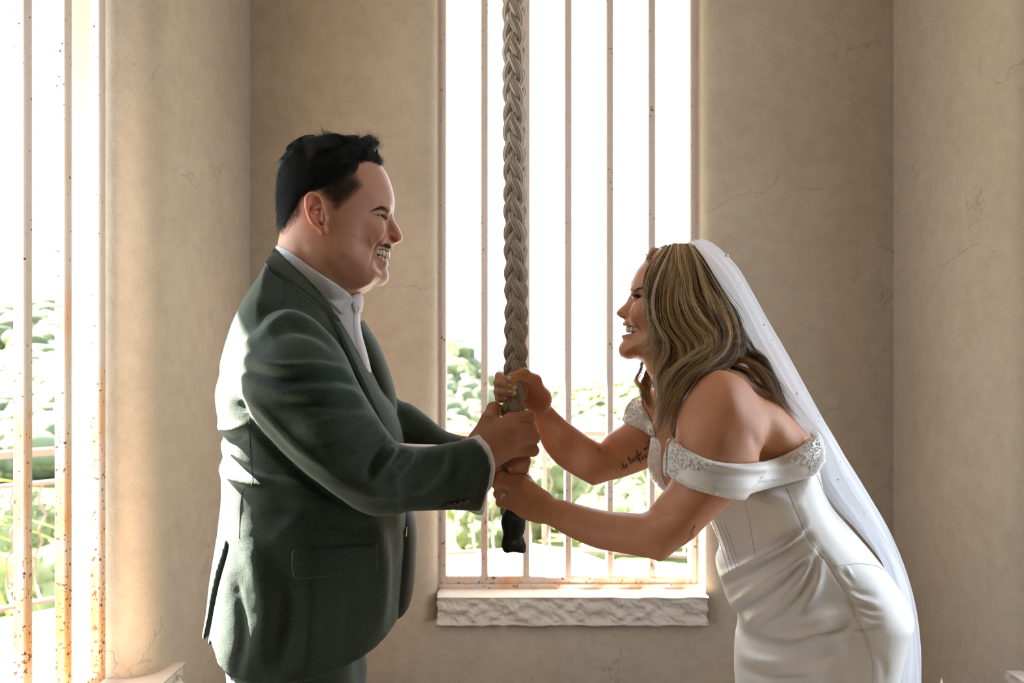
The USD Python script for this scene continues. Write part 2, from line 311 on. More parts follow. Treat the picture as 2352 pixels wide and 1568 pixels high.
# ================= the bell tower room =================
XL, XR, YB, FL, CE = -0.80, 1.165, 2.26, 0.0, 3.15     # inner faces of the walls, floor, ceiling
SILL, HEAD = 0.69, 2.78                                  # window opening
W0, W1 = -0.232, 0.585                                   # back window jambs
L0, L1 = 0.86, 1.655                                     # side window jambs (y)
TH = 0.20
def plaster(name, c0, c1):
    return mat(name, {'g': ('geometry', {}), 'n1': ('noise_texture', {'scale': 2.2, 'detail': 6, 'roughness': 0.62}), 'n2': ('noise_texture', {'scale': 420, 'detail': 2}), 'n3': ('noise_texture', {'scale': 24, 'detail': 4, 'roughness': 0.65}),
        'n4': ('noise_texture', {'scale': 4.5, 'detail': 3}), 'v': ('voronoi_texture', {'scale': 2.3, 'feature': 'distance_to_edge', 'detail': 2, 'roughness': 0.6}), 'nw': ('noise_texture', {'scale': 7, 'detail': 4}),
        'r1': ('map_range', {'from_min': 0.3, 'from_max': 0.7, 'clamp': True}), 'm1': ('mix_color', {'a': c0, 'b': c1}),
        'r2': ('map_range', {'from_min': 0.30, 'from_max': 0.62, 'to_min': 0.93, 'to_max': 1.03, 'clamp': True}), 'm2': ('mix_color', {'blend_type': 'multiply', 'fac': 1.0}),
        'r3': ('map_range', {'from_min': 0.0, 'from_max': 0.004, 'to_min': 0.0, 'to_max': 1.0, 'clamp': True}), 'wm': ('mix_color', {'blend_type': 'add', 'fac': 0.25}),
        'r4': ('map_range', {'from_min': 0.36, 'from_max': 0.46, 'clamp': True}), 'mx': ('math', {'math_type': 'maximum'}), 'r5': ('map_range', {'to_min': 0.72, 'to_max': 1.0}), 'm3': ('mix_color', {'blend_type': 'multiply', 'fac': 1.0}),
        'h1': ('math', {'math_type': 'multiply', 'value2': 0.30}), 'h2': ('math', {'math_type': 'multiply_add', 'value2': 1.0}), 'h3': ('math', {'math_type': 'multiply_add', 'value2': 0.25}),
        'b': ('bump', {'strength': 1.0, 'distance': 0.0035}), 'p': ('principled_bsdf', {'roughness': 0.95, 'specular_ior_level': 0.15})},
        [('g.position', x + '.vector') for x in ('n1', 'n2', 'n3', 'n4', 'nw')] + [('g.position', 'wm.a'), ('nw.color', 'wm.b'), ('wm.result', 'v.vector'),
         ('n1.fac', 'r1.value'), ('r1.result', 'm1.fac'), ('n3.fac', 'r2.value'), ('m1.result', 'm2.a'), ('r2.result', 'm2.b'),
         ('v.distance', 'r3.value'), ('n4.fac', 'r4.value'), ('r3.result', 'mx.value1'), ('r4.result', 'mx.value2'), ('mx.value', 'r5.value'), ('m2.result', 'm3.a'), ('r5.result', 'm3.b'), ('m3.result', 'p.base_color'),
         ('n2.fac', 'h1.value1'), ('n3.fac', 'h2.value1'), ('h1.value', 'h2.value3'), ('mx.value', 'h3.value1'), ('h2.value', 'h3.value3'), ('h3.value', 'b.height'), ('b.normal', 'p.normal')])
PL = plaster('tan_plaster', lin(184, 170, 152), lin(172, 158, 139))
def arc(c, r, a0, a1, n=8): a = np.radians(np.linspace(a0, a1, n)); return [(c[0] + r * math.cos(t), c[1] + r * math.sin(t)) for t in a]
RB, RS = 0.055, 0.075                                    # rounding of the plaster at the reveals
# back wall: two piers with rounded reveals, apron and lintel
lp = [(XL - TH, YB), (XL - TH, YB + TH), (W0, YB + TH)] + arc((W0 - RB, YB + RB), RB, 0, -90)
rp = [(XR + TH, YB), (XR + TH, YB + TH), (W1, YB + TH)] + arc((W1 + RB, YB + RB), RB, 180, 270)
put('wall_back', [prism(lp, SILL - 0.085, CE), prism(rp, SILL - 0.085, CE), box((XL - TH, YB, FL), (XR + TH, YB + TH, SILL - 0.085)), box((W0, YB, HEAD), (W1, YB + TH, CE))], PL, smooth=25, kind='structure', label='tan plastered wall of the bell tower behind the couple, with a tall barred window')
YF = -1.3
def side_wall(name, X, s, label):
    far = [(X + s * TH, YB), (X, YB)] + arc((X + s * RS, L1 + RS), RS, 180 if s > 0 else 0, 270 if s > 0 else -90) + [(X + s * TH, L1)]
    near = [(X + s * TH, L0)] + arc((X + s * RS, L0 - RS), RS, 90, 180 if s > 0 else 0) + [(X, YF), (X + s * TH, YF)]
    a, b = sorted((X, X + s * TH))
    put(name, [prism(far, SILL - 0.085, CE), prism(near, SILL - 0.085, CE), box((a, YF, FL), (b, YB, SILL - 0.085)), box((a, L0, HEAD), (b, L1, CE))], PL, smooth=25, kind='structure', label=label)
side_wall('wall_left', XL, -1, 'tan plastered wall on the left with rounded window reveal')
side_wall('wall_right', XR, 1, 'tan plastered wall on the right behind the bride')
put('wall_front', box((XL, YF - TH, FL), (XR, YF, CE)), PL, kind='structure', label='tan plastered wall behind the photographer')
put('ceiling', box((XL - TH - .80, YF - TH - .5, CE - 0.2), (XR + TH + .5, YB + TH + .5, CE + 0.15)), PL, kind='structure', label='plastered ceiling of the bell tower')
FLM = mottled('stone_floor', lin(92, 84, 74), lin(76, 69, 60), 5, 0.7, 0.001, 60)
put('floor', box((XL - TH, YF - TH, -0.12), (XR + TH, YB + TH, FL)), FLM, kind='structure', label='stone floor of the bell tower')

# rough chiselled limestone sills
STONE = mottled('limestone', lin(214, 203, 190), lin(190, 176, 160), 14, 0.9, 0.0012, 160)
def sill(x0, x1, y_front, y_back, seed, rotz=0, loc=(0, 0, 0), label='', grow=0.0):
    """Slab with a smooth top and a rock-faced front edge (front = -y before turning)."""
    L = x1 - x0; nu, nv = int(L / 0.0045), 22; D = y_back - y_front; prof = []
    u = np.linspace(0, 1, nu); t = np.linspace(0, 1, nv)
    hgt = 0.088; rows = []
    pts = []
    for k in np.linspace(1, 0, 6): pts.append((k * D, 0.0, 0))                       # top, back to front
    for q in t[1:]: pts.append((0.0, -q * hgt, 1))
    for k in np.linspace(0, 1, 4)[1:]: pts.append((k * D, -hgt, 2))
    pr = np.array(pts); X = x0 + u[:, None] * L + 0 * pr[None, :, 0]; Y = y_front + pr[None, :, 0] + 0 * X; Z = SILL + pr[None, :, 1] + 0 * X
    q = np.stack([X, Y * 3 + seed, Z], -1)
    rough = meshkit.fbm(q * [34, 10, 46], 4, seed) * 0.034 + np.abs(meshkit.fbm(q * [110, 30, 120], 3, seed + 5) - .5) * 0.016
    fr = (pr[:, 2] == 1); e = np.clip(np.minimum(-pr[:, 1] / 0.012, (hgt + pr[:, 1]) / 0.02 + 0.3), 0, 1)
    Y = Y + np.where(fr, 1, 0)[None] * (rough - 0.012) * (0.35 + 0.65 * e)[None]
    low = (pr[:, 1] <= -hgt + 1e-6); Z = Z + low[None] * (meshkit.fbm(q * [26, 5, 1], 3, seed + 9) - 0.5) * 0.022
    Z = Z + (pr[:, 2] == 0)[None] * (meshkit.fbm(q * [8, 4, 8], 2, seed + 3) - 0.5) * 0.002 
    endr = np.minimum(u, 1 - u) * L; X = X + (np.where(u < 0.5, 1, -1) * np.exp(-endr / 0.006))[:, None] * 0.012 * meshkit.fbm(q * 60, 3, seed + 2)
    V = np.stack([X, Y, Z], -1); m = V.shape[1]; v = V.reshape(-1, 3)
    i, j = np.meshgrid(np.arange(nu - 1), np.arange(m - 1), indexing='ij'); a = i * m + j
    f = np.vstack([np.stack([a, a + m, a + m + 1], -1).reshape(-1, 3), np.stack([a, a + m + 1, a + 1], -1).reshape(-1, 3)])
    caps = []
    for base in (0, (nu - 1) * m):
        c = len(v); v = np.vstack([v, V.reshape(-1, 3)[base:base + m].mean(0)]); k = np.arange(m); fc = np.stack([np.full(m, c), base + k, base + (k + 1) % m], 1); caps.append(fc[:, ::-1] if base else fc)
    mm = trimesh.Trimesh(v, np.vstack([f] + caps)[:, ::-1], process=False)
    if rotz: mm.apply_transform(trimesh.transformations.rotation_matrix(np.radians(rotz), [0, 0, 1]))
    mm.apply_translation(loc); mm.fix_normals(); return mm
RUST0, PAINT = lin(206, 140, 80), lin(198, 184, 172)
def rusty(name, low, k=1.0):
    """Cream paint with orange rust stains towards the feet of the bars and dark rust pits."""
    return mat(name, {'g': ('geometry', {}), 'sx': ('separate_xyz', {}), 'mp': ('mapping', {'scale': (9, 9, 3.2)}), 'n1': ('noise_texture', {'scale': 1.6, 'detail': 4, 'roughness': 0.6}), 'n2': ('noise_texture', {'scale': 120, 'detail': 2, 'roughness': 0.5}), 'n3': ('noise_texture', {'scale': 30, 'detail': 2}),
        'hz': ('map_range', {'from_min': SILL, 'from_max': SILL + 1.0, 'to_min': low, 'to_max': low - 0.36, 'clamp': True}), 'ad': ('math', {'math_type': 'add'}), 'st': ('map_range', {'from_min': 0.62, 'from_max': 0.95, 'clamp': True}),
        'hp': ('map_range', {'from_min': SILL, 'from_max': SILL + 0.75, 'to_min': 0.055 * k, 'to_max': -0.02, 'clamp': True}), 'ap': ('math', {'math_type': 'add'}), 'ap2': ('math', {'math_type': 'multiply_add', 'value2': 0.22}), 'pt': ('map_range', {'from_min': 0.79, 'from_max': 0.82, 'clamp': True}),
        'm1': ('mix_color', {'a': PAINT, 'b': RUST0}), 'm2': ('mix_color', {'b': lin(104, 58, 30)}), 'p': ('principled_bsdf', {'roughness': 0.5}), 'b': ('bump', {'invert': True, 'strength': 0.6, 'distance': 0.001})},
        [('g.position', 'sx.vector'), ('g.position', 'mp.vector'), ('mp.vector', 'n1.vector'), ('g.position', 'n2.vector'), ('g.position', 'n3.vector'), ('sx.z', 'hz.value'), ('n1.fac', 'ad.value1'), ('hz.result', 'ad.value2'), ('ad.value', 'st.value'), ('sx.z', 'hp.value'), ('n2.fac', 'ap.value1'), ('hp.result', 'ap.value2'),
         ('n3.fac', 'ap2.value1'), ('ap.value', 'ap2.value3'), ('ap2.value', 'pt.value'), ('st.result', 'm1.fac'), ('m1.result', 'm2.a'), ('pt.result', 'm2.fac'), ('m2.result', 'p.base_color'), ('pt.result', 'b.height'), ('b.normal', 'p.normal')])
RM = rusty('rusty_cream_paint', 0.20, 0.45); RM2 = rusty('rustier_cream_paint', 0.38, 1.6)
DARKJ = plain('dark_joint', lin(70, 56, 44), 0.9)
def grille(parent, axis, c, a0, a1, n, material):
    """A steel window frame with n upright bars standing on a bottom rail; axis 'x': bars spread along x at depth y=c; 'y': along y at x=c."""
    w = 0.024; z0, z1 = SILL + 0.012, HEAD
    def bb(u0, u1, d0, d1, za, zb, r=0.003):
        lo, hi = ((u0, c + d0, za), (u1, c + d1, zb)) if axis == 'x' else ((c + d0, u0, za), (c + d1, u1, zb)); return bevel_box(lo, hi, r)
    put('frame_stile', bb(a0, a0 + w, -w / 2, w / 2, z0, z1), material, parent); put('frame_stile', bb(a1 - w, a1, -w / 2, w / 2, z0, z1), material, parent)
    put('bottom_rail', bb(a0 + w - 0.001, a1 - w + 0.001, -w / 2, w / 2, z0, z0 + w), material, parent); put('top_rail', bb(a0 + w - 0.001, a1 - w + 0.001, -w / 2, w / 2, z1 - w, z1), material, parent)
    for k in range(1, n + 1):
        u = a0 + w / 2 + (a1 - a0 - w) * k / (n + 1); put('window_bar', bb(u - 0.0115, u + 0.0115, -0.0115, 0.0115, z0 + w - 0.002, z1 - w, 0.0025), material, parent)
YW = 2.333
w1 = thing('window_1', 'tall barred window in the back wall with a cream-painted, rust-stained steel grille', None, (0, 0, 0), kind='structure')
grille(w1, 'x', YW, W0 + 0.002, W1 - 0.002, 5, RM)
put('sub_frame', [bevel_box((W0 - 0.004, YW - 0.018, SILL - 0.004), (W0 + 0.004, YW + 0.03, HEAD), 0.001), bevel_box((W1 - 0.004, YW - 0.018, SILL - 0.004), (W1 + 0.004, YW + 0.03, HEAD), 0.001), bevel_box((W0, YW - 0.02, SILL - 0.004), (W1, YW + 0.03, SILL + 0.014), 0.002)], RM, w1)
s1 = put('window_sill', sill(-0.232, 0.598, YB - 0.032, YB + TH + 0.02, 3), STONE, w1, smooth=40, label='rough-edged limestone sill of the back window')
XW = -0.905
w2 = thing('window_2', 'tall barred window at the left with heavily rust-spotted cream steel bars', None, (0, 0, 0), kind='structure')
grille(w2, 'y', XW, L0 + 0.002, L1 - 0.026, 5, RM2)
put('window_sill', sill(L0 - 0.08, L1 + 0.10, 0, TH + 0.05, 11, rotz=90, loc=(XL + 0.03, 0, 0)), STONE, w2, smooth=40, label='rough-edged limestone sill of the left window')
w3 = thing('window_3', 'barred window in the right wall, only a corner of its sill in view', None, (0, 0, 0), kind='structure')
grille(w3, 'y', XR + 0.105, L0 + 0.002, L1 - 0.026, 5, RM)
put('window_sill', sill(-L1 - 0.055, -L0 + 0.08, 0, TH + 0.05, 17, rotz=-90, loc=(XR - 0.03, 0, 0)), STONE, w3, smooth=40, label='corner of the limestone sill of the right window')
# ================= outside: terrace, railing, hills, trees =================
rng = np.random.default_rng(7)
TC, TR, TZ = np.array([0.18, 1.28]), 4.62, -0.20
LIME = mottled('terrace_limestone', lin(142, 135, 124), lin(126, 119, 108), 6, 0.85)
ta = np.radians(np.linspace(0, 360, 97)[:-1]); ring = [(TC[0] + 4.72 * math.cos(a), TC[1] + 4.72 * math.sin(a)) for a in ta]
terr = prism(Polygon(ring), TZ - 0.3, TZ)
put('terrace_floor', terr, LIME, smooth=20, kind='structure', label='round sunlit limestone terrace around the tower')
put('tower_base', prism(Polygon([(TC[0] + 4.3 * math.cos(a), TC[1] + 4.3 * math.sin(a)) for a in ta]), TZ - 9, TZ - 0.3), PL, smooth=20, kind='structure', label='plastered round base under the terrace')
IRON = mottled('beige_iron', lin(116, 98, 84), lin(100, 84, 70), 8, 0.55)
rl = thing('terrace_railing', 'curved beige iron railing with wavy bellied balusters around the sunlit terrace', 'railing', (TC[0], TC[1], TZ))
def ringp(a, r, z): return np.stack([TC[0] + r * np.cos(a), TC[1] + r * np.sin(a), np.broadcast_to(z, np.shape(a))], -1)
def band(r, z, w, h, a0=15, a1=200, n=140):
    a = np.radians(np.linspace(a0, a1, n)); V = np.stack([ringp(a, r + s * w / 2, z + t * h / 2) for s, t in ((-1, -1), (1, -1), (1, 1), (-1, 1))], 1).reshape(-1, 3)
    i, j = np.meshgrid(np.arange(n - 1), np.arange(4), indexing='ij'); q = np.stack([i * 4 + j, i * 4 + (j + 1) % 4, (i + 1) * 4 + (j + 1) % 4, (i + 1) * 4 + j], -1).reshape(-1, 4)
    f = np.vstack([q[:, [0, 1, 2]], q[:, [0, 2, 3]]]); m = trimesh.Trimesh(V, f, process=False); m.fix_normals(); return m
put('top_rail', band(TR, 0.83, 0.07, 0.045), IRON, rl); put('middle_rail', band(TR, 0.635, 0.04, 0.025), IRON, rl); put('bottom_rail', band(TR, TZ + 0.09, 0.04, 0.025), IRON, rl)
bz = np.array([0.625, 0.52, 0.43, 0.34, 0.25, 0.15, 0.05, -0.03, -0.09, -0.11]); br = np.array([0, 0.015, -0.012, 0.02, 0.07, 0.15, 0.2, 0.19, 0.11, 0.0]); bt = np.array([0, 0.016, -0.016, 0.016, -0.012, 0.01, 0, 0, 0, 0])
prof = crom(np.stack([br, bt, bz], 1), 3)
for k, a in enumerate(np.radians(np.arange(20, 196, 1.85))):
    c, s = math.cos(a), math.sin(a); p = np.stack([TC[0] + (TR + prof[:, 0]) * c - prof[:, 1] * s, TC[1] + (TR + prof[:, 0]) * s + prof[:, 1] * c, prof[:, 2]], 1)
    put('baluster', tube(p, 0.0085, 5), IRON, rl, smooth=60)
for a in np.radians([30, 60, 89, 118, 147, 176]):
    c, s = math.cos(a), math.sin(a); o = np.array([TC[0] + TR * c, TC[1] + TR * s]); put('railing_post', bevel_box((o[0] - .02, o[1] - .02, TZ), (o[0] + .02, o[1] + .02, 0.81), 0.003), IRON, rl)
# low white dome on the terrace in front of the railing
dm = trimesh.creation.icosphere(4, 1.30); dm.apply_translation((0.12, 4.55, -1.075)); dm = dm.slice_plane([0, 0, TZ + 0.002], [0, 0, 1], cap=False)
dt = thing('dome_cover', 'low round white dome on the terrace, just above the back window\'s bottom rail', 'dome', (0.12, 4.55, TZ))
put('shell', dm, plain('white_render', lin(205, 202, 196), 0.8), dt, smooth=True)
sp = np.array([[x, y] for y in np.linspace(4.25, 4.5, 6) for x in np.linspace(0.0, 0.28, 7)]); sz = -1.075 + np.sqrt(1.304**2 - (sp[:, 0] - 0.12)**2 - (sp[:, 1] - 4.55)**2)
i, j = np.meshgrid(np.arange(5), np.arange(6), indexing='ij'); a = (i * 7 + j).ravel(); fq = np.vstack([np.stack([a, a + 1, a + 8], 1), np.stack([a, a + 8, a + 7], 1)]); n0 = len(sp)
vv = np.vstack([np.c_[sp, sz + 0.006], np.c_[sp, sz - 0.006]]); edge = [*range(0, 6), *range(6, 41, 7), *range(41, 35, -1), *range(35, 0, -7)]
ed = np.array([(edge[k], edge[(k + 1) % len(edge)]) for k in range(len(edge))]); sd = np.vstack([np.c_[ed[:, 0], ed[:, 0] + n0, ed[:, 1]], np.c_[ed[:, 1], ed[:, 0] + n0, ed[:, 1] + n0]])
put('hatch', trimesh.Trimesh(vv, np.vstack([fq, fq[:, ::-1] + n0, sd]), process=False), plain('grey_hatch', lin(176, 184, 192), 0.6), dt, label='grey hatch on the dome')

# terrain on a polar grid around the tower
def terrain(x, y):
    r = np.hypot(x, y); az = np.degrees(np.arctan2(x, y))
    z = np.interp(r, [0, 5, 12, 40, 120, 350, 700, 1500, 2600, 4200], [-4, -4, -4.6, -8, -17, -50, -88, -108, -82, -150])
    z = z + 78 * np.exp(-((az + 33) / 11) ** 2) * np.exp(-((r - 480) / 190) ** 2) + 14 * np.exp(-((az + 33) / 14) ** 2) * np.exp(-((r - 160) / 80) ** 2)
    z = z + 46 * np.exp(-((az + 6) / 5.0) ** 2) * np.exp(-((r - 330) / 120) ** 2)
    q = np.stack([x / 90, y / 90, 0 * x], -1); big = np.stack([x / 900, y / 900, 0 * x + 3], -1)
    return z + (meshkit.fbm(q, 4, 3) - 0.5) * np.clip(r / 60, 0, 12) + (meshkit.fbm(big, 3, 8) - 0.5) * np.clip(r / 20 - 20, 0, 70)
rr = np.geomspace(6, 4200, 150); aa = np.radians(np.linspace(-80, 62, 190)); Rg, Ag = np.meshgrid(rr, aa, indexing='ij'); Xg, Yg = Rg * np.sin(Ag), Rg * np.cos(Ag)
Zg = terrain(Xg, Yg); i, j = np.meshgrid(np.arange(149), np.arange(189), indexing='ij'); a = (i * 190 + j).ravel()
tm = trimesh.Trimesh(np.stack([Xg, Yg, Zg], -1).reshape(-1, 3), np.vstack([np.stack([a, a + 190, a + 191], 1), np.stack([a, a + 191, a + 1], 1)])[:, ::-1], process=False)
SOIL = mat('hillside_ground', {'g': ('geometry', {}), 'n': ('noise_texture', {'scale': 0.05, 'detail': 8, 'roughness': 0.7}), 'n2': ('noise_texture', {'scale': 0.006, 'detail': 4}), 'r': ('map_range', {'from_min': 0.42, 'from_max': 0.6, 'clamp': True}), 'm': ('mix_color', {'a': lin(70, 82, 50), 'b': lin(106, 108, 72)}), 'r2': ('map_range', {'from_min': 0.58, 'from_max': 0.66, 'clamp': True}), 'm2': ('mix_color', {'b': lin(150, 144, 122)}), 'p': ('principled_bsdf', {'roughness': 1.0, 'specular_ior_level': 0.0})},
           [('g.position', 'n.vector'), ('g.position', 'n2.vector'), ('n.fac', 'r.value'), ('r.result', 'm.fac'), ('m.result', 'm2.a'), ('n.fac', 'r2.value'), ('r2.result', 'm2.fac'), ('m2.result', 'p.base_color')])
put('hillside', tm, SOIL, smooth=True, kind='structure', label='green scrub hills falling away below the tower')
# trees: a few crowns of displaced leaf masses, the near ones single things, the rest one scatter
def leaf_mat(name, c0, c1):
    return mat(name, {'g': ('geometry', {}), 'o': ('object_info', {}), 'n': ('noise_texture', {'scale': 1.7, 'detail': 5, 'roughness': 0.7}), 'm': ('mix_color', {'a': tuple(.68 * x for x in c0), 'b': tuple(.68 * x for x in c1)}), 'h': ('hsv', {'saturation': 0.9}), 'rr': ('map_range', {'to_min': 0.7, 'to_max': 1.35}), 'p': ('principled_bsdf', {'roughness': 0.9, 'specular_ior_level': 0.1})},
               [('g.position', 'n.vector'), ('n.fac', 'm.fac'), ('m.result', 'h.color'), ('o.random', 'rr.value'), ('rr.result', 'h.value'), ('h.color', 'p.base_color')])
LEAF = [leaf_mat('cedar_leaves', lin(84, 94, 72), lin(116, 124, 96)), leaf_mat('oak_leaves', lin(112, 122, 84), lin(146, 152, 108)), leaf_mat('bright_leaves', lin(136, 146, 98), lin(168, 172, 120))]
BARK = plain('grey_bark', lin(122, 108, 92), 0.9)
def crown(seed, h=4.0, w=3.2, sub=2, leaves=0):
    g = np.random.default_rng(seed); ms = []
    for k in range(6):
        m = trimesh.creation.icosphere(sub, 1.0); v = np.array(m.vertices); d = 1 + 0.55 * (meshkit.fbm(v * 2.1 + 7 * k + seed, 4, seed) - 0.5) * 2
        v = v * d[:, None] * [w * 0.33, w * 0.33, h * 0.27] + [g.uniform(-.28, .28) * w, g.uniform(-.28, .28) * w, h * (0.45 + 0.1 * k * 0.8 + g.uniform(-.06, .06))]
        m.vertices = v; ms.append(m)
    if leaves:
        c = np.vstack([m.vertices[g.choice(len(m.vertices), leaves // 6)] for m in ms]); n = g.normal(size=(len(c), 3)); t = g.normal(size=(len(c), 3)); t /= np.linalg.norm(t, axis=1)[:, None]; s = np.cross(n, t); s /= np.linalg.norm(s, axis=1)[:, None]
        c = c + g.normal(size=c.shape) * 0.12; L = g.uniform(0.12, 0.26, len(c))[:, None]; v = np.stack([c - t * L, c + s * L * .45, c + t * L, c - s * L * .45], 1).reshape(-1, 3); q = np.arange(len(c))[:, None] * 4
        ms.append(trimesh.Trimesh(v, np.vstack([q + [0, 1, 2], q + [0, 2, 3]]), process=False))
    return trimesh.util.concatenate(ms)
def trunk(h, seed):
    g = np.random.default_rng(seed); p = crom([(0, 0, -0.6), (g.uniform(-.1, .1), g.uniform(-.1, .1), h * .25), (g.uniform(-.3, .3), g.uniform(-.3, .3), h * .6)], 3); return tube(p, np.linspace(0.16, 0.06, len(p)), 6)
def ray_ground(px, py):
    d = np.array([(px - CX) / FPX, 1.0, (HY - py) / FPX]); t = np.geomspace(5, 4000, 1500); p = d[None] * t[:, None] + [0, 0, CZ]; hit = np.where(p[:, 2] < terrain(p[:, 0], p[:, 1]))[0]
    return p[hit[0]] if len(hit) else None
KIND = ['dark green cedar', 'olive green oak', 'pale yellow-green shrub']
ORD = ['first', 'second', 'third', 'fourth', 'fifth', 'sixth']
spots = []                                               # column, row of the foot, kind, where
for gap, cols in enumerate([(1050, 1068, 1090), (1125, 1150, 1195), (1222, 1250, 1282), (1312, 1340, 1380), (1412, 1440, 1480), (1508, 1535, 1562)]):
    for k, px in enumerate(cols): spots.append((px, [1170, 1205, 1245][(k + gap) % 3] + 7 * ((gap * 5 + k * 3) % 4), k, f'in the {ORD[gap]} gap from the left of the back window'))
for zone, cols in (('left of the leftmost bar of the left window', (4, 16, 26)), ('between the two left bars of the left window', (86, 104, 122))):
    for k, px in enumerate(cols): spots.append((px, [1290, 1350, 1420][k], k, zone))
protos = [(crown(20 + k, sub=2, leaves=900), trunk(4.0, k)) for k in range(3)]
firsts = {}; taken = []
for n, (px, py, k, zone) in enumerate(spots):
    sc = float((0.75 + 0.45 * rng.random())); p = None
    for dy in (0, 14, -14, 26, -26, 38, 50, -38, 64):        # step up or down the slope until the crown stands clear of the others
        c = ray_ground(px, py + dy)
        if c is None or np.hypot(c[0], c[1]) > 118 or np.hypot(c[0], c[1]) < 16: continue
        s1 = sc * float(np.clip(np.hypot(c[0], c[1]) / 45, 0.5, 1.4))
        if all(np.hypot(c[0] - o[0], c[1] - o[1]) > 2.35 * (s1 + o[2]) for o in taken): p = c; sc = s1; taken.append((c[0], c[1], s1)); break
    if p is None: continue
    x = thing('tree', f'{KIND[k]} {zone}', 'tree', (p[0], p[1], p[2] - 0.2), group='trees and shrubs on the slope below the tower', rotz=rng.uniform(0, 360), scale=sc)
    if k not in firsts:
        firsts[k] = x; put('crown', protos[k][0], LEAF[k], x, smooth=True, world=False); put('trunk', protos[k][1], BARK, x, smooth=True, world=False)
    else: x.GetReferences().AddInternalReference(firsts[k].GetPath()); x.SetInstanceable(True)
# the scatter of far trees
N = 13000; rs = np.exp(rng.uniform(np.log(128), np.log(2900), N)); leftp = rng.random(N) < 0.55; azs = np.radians(np.where(leftp, rng.uniform(-44, -22, N), rng.uniform(-22, 26, N))); rs = np.where(leftp, np.exp(rng.uniform(np.log(60), np.log(900), N)), rs); xs, ys = rs * np.sin(azs), rs * np.cos(azs); zs = terrain(xs, ys)
keepm = meshkit.fbm(np.stack([xs / 40, ys / 40, 0 * xs], -1), 3, 4) > 0.34; xs, ys, zs, rs = xs[keepm], ys[keepm], zs[keepm], rs[keepm]
pi = UsdGeom.PointInstancer.Define(stage, numbered('distant_trees')); tag(pi, 'countless scrub oaks and cedars covering the far hills', 'trees', kind='stuff')
rel = []
for k in range(3):
    put('tree_kind', crown(40 + k, 4.0, 4.4, 1), LEAF[k], pi.GetPrim(), smooth=True, world=False); rel.append(Sdf.Path(f'/World/distant_trees/tree_kind' + ('' if k == 0 else f'_{k:03d}')))
pi.CreatePrototypesRel().SetTargets(rel); pi.CreateProtoIndicesAttr(Vt.IntArray([int(q) for q in rng.choice(3, len(xs), p=[.4, .4, .2])]))
pi.CreatePositionsAttr(Vt.Vec3fArray.FromNumpy(np.stack([xs, ys, zs - 0.8], 1).astype(np.float32)))
sc = (0.8 + 0.5 * rng.random(len(xs))) * np.clip(rs / 120, 0.9, 5.0); pi.CreateScalesAttr(Vt.Vec3fArray.FromNumpy(np.stack([sc, sc, sc * np.clip(1.1 - rs / 4000, .5, 1)], 1).astype(np.float32)))
q = rng.uniform(0, 2 * np.pi, len(xs)); pi.CreateOrientationsAttr(Vt.QuathArray([Gf.Quath(float(math.cos(t / 2)), 0, 0, float(math.sin(t / 2))) for t in q]))
# fan-leaved plant below the left railing
fp = thing('fan_palm', 'yellow-green fan palm with long drooping leaf blades below the left railing', 'palm', (-4.35, 5.6, -4.4))
PALM = mat('palm_leaf', {'d': ('principled_bsdf', {'base_color': lin(160, 168, 78), 'roughness': 0.5}), 't': ('translucent_bsdf', {'color': lin(190, 196, 90)}), 'x': ('mix_closure', {'fac': 0.4})}, [('d.BSDF', 'x.closure1'), ('t.BSDF', 'x.closure2')], surface='x.closure')
g = np.random.default_rng(3); top = np.array([-4.35, 5.6, 0.15])
put('trunk', tube(crom([(-4.35, 5.6, -4.4), (-4.3, 5.62, -2), top], 5), 0.09, 8), BARK, fp, smooth=True)
for k in range(34):
    a = g.uniform(0, 2 * np.pi); e = g.uniform(-0.5, 1.1); L = g.uniform(0.7, 1.15); d = np.array([math.cos(a) * math.cos(e), math.sin(a) * math.cos(e), math.sin(e)]); t = np.linspace(0, 1, 7)
    p = top + d * L * t[:, None] + np.array([0, 0, -0.5 * L]) * (t**2)[:, None]; s = np.cross(d, [0, 0, 1]); s /= np.linalg.norm(s) + 1e-9; w = 0.035 * np.sin(np.pi * np.clip(t * .92 + .06, 0, 1))[:, None]
    V = np.stack([p - s * w, p + [0, 0, .008], p + s * w, p - [0, 0, .004]], 1).reshape(-1, 3); i, j = np.meshgrid(np.arange(6), np.arange(4), indexing='ij'); qd = np.stack([i * 4 + j, i * 4 + (j + 1) % 4, (i + 1) * 4 + (j + 1) % 4, (i + 1) * 4 + j], -1).reshape(-1, 4)
    put('leaf', trimesh.Trimesh(V, np.vstack([qd[:, [0, 1, 2]], qd[:, [0, 2, 3]]]), process=False), PALM, fp)
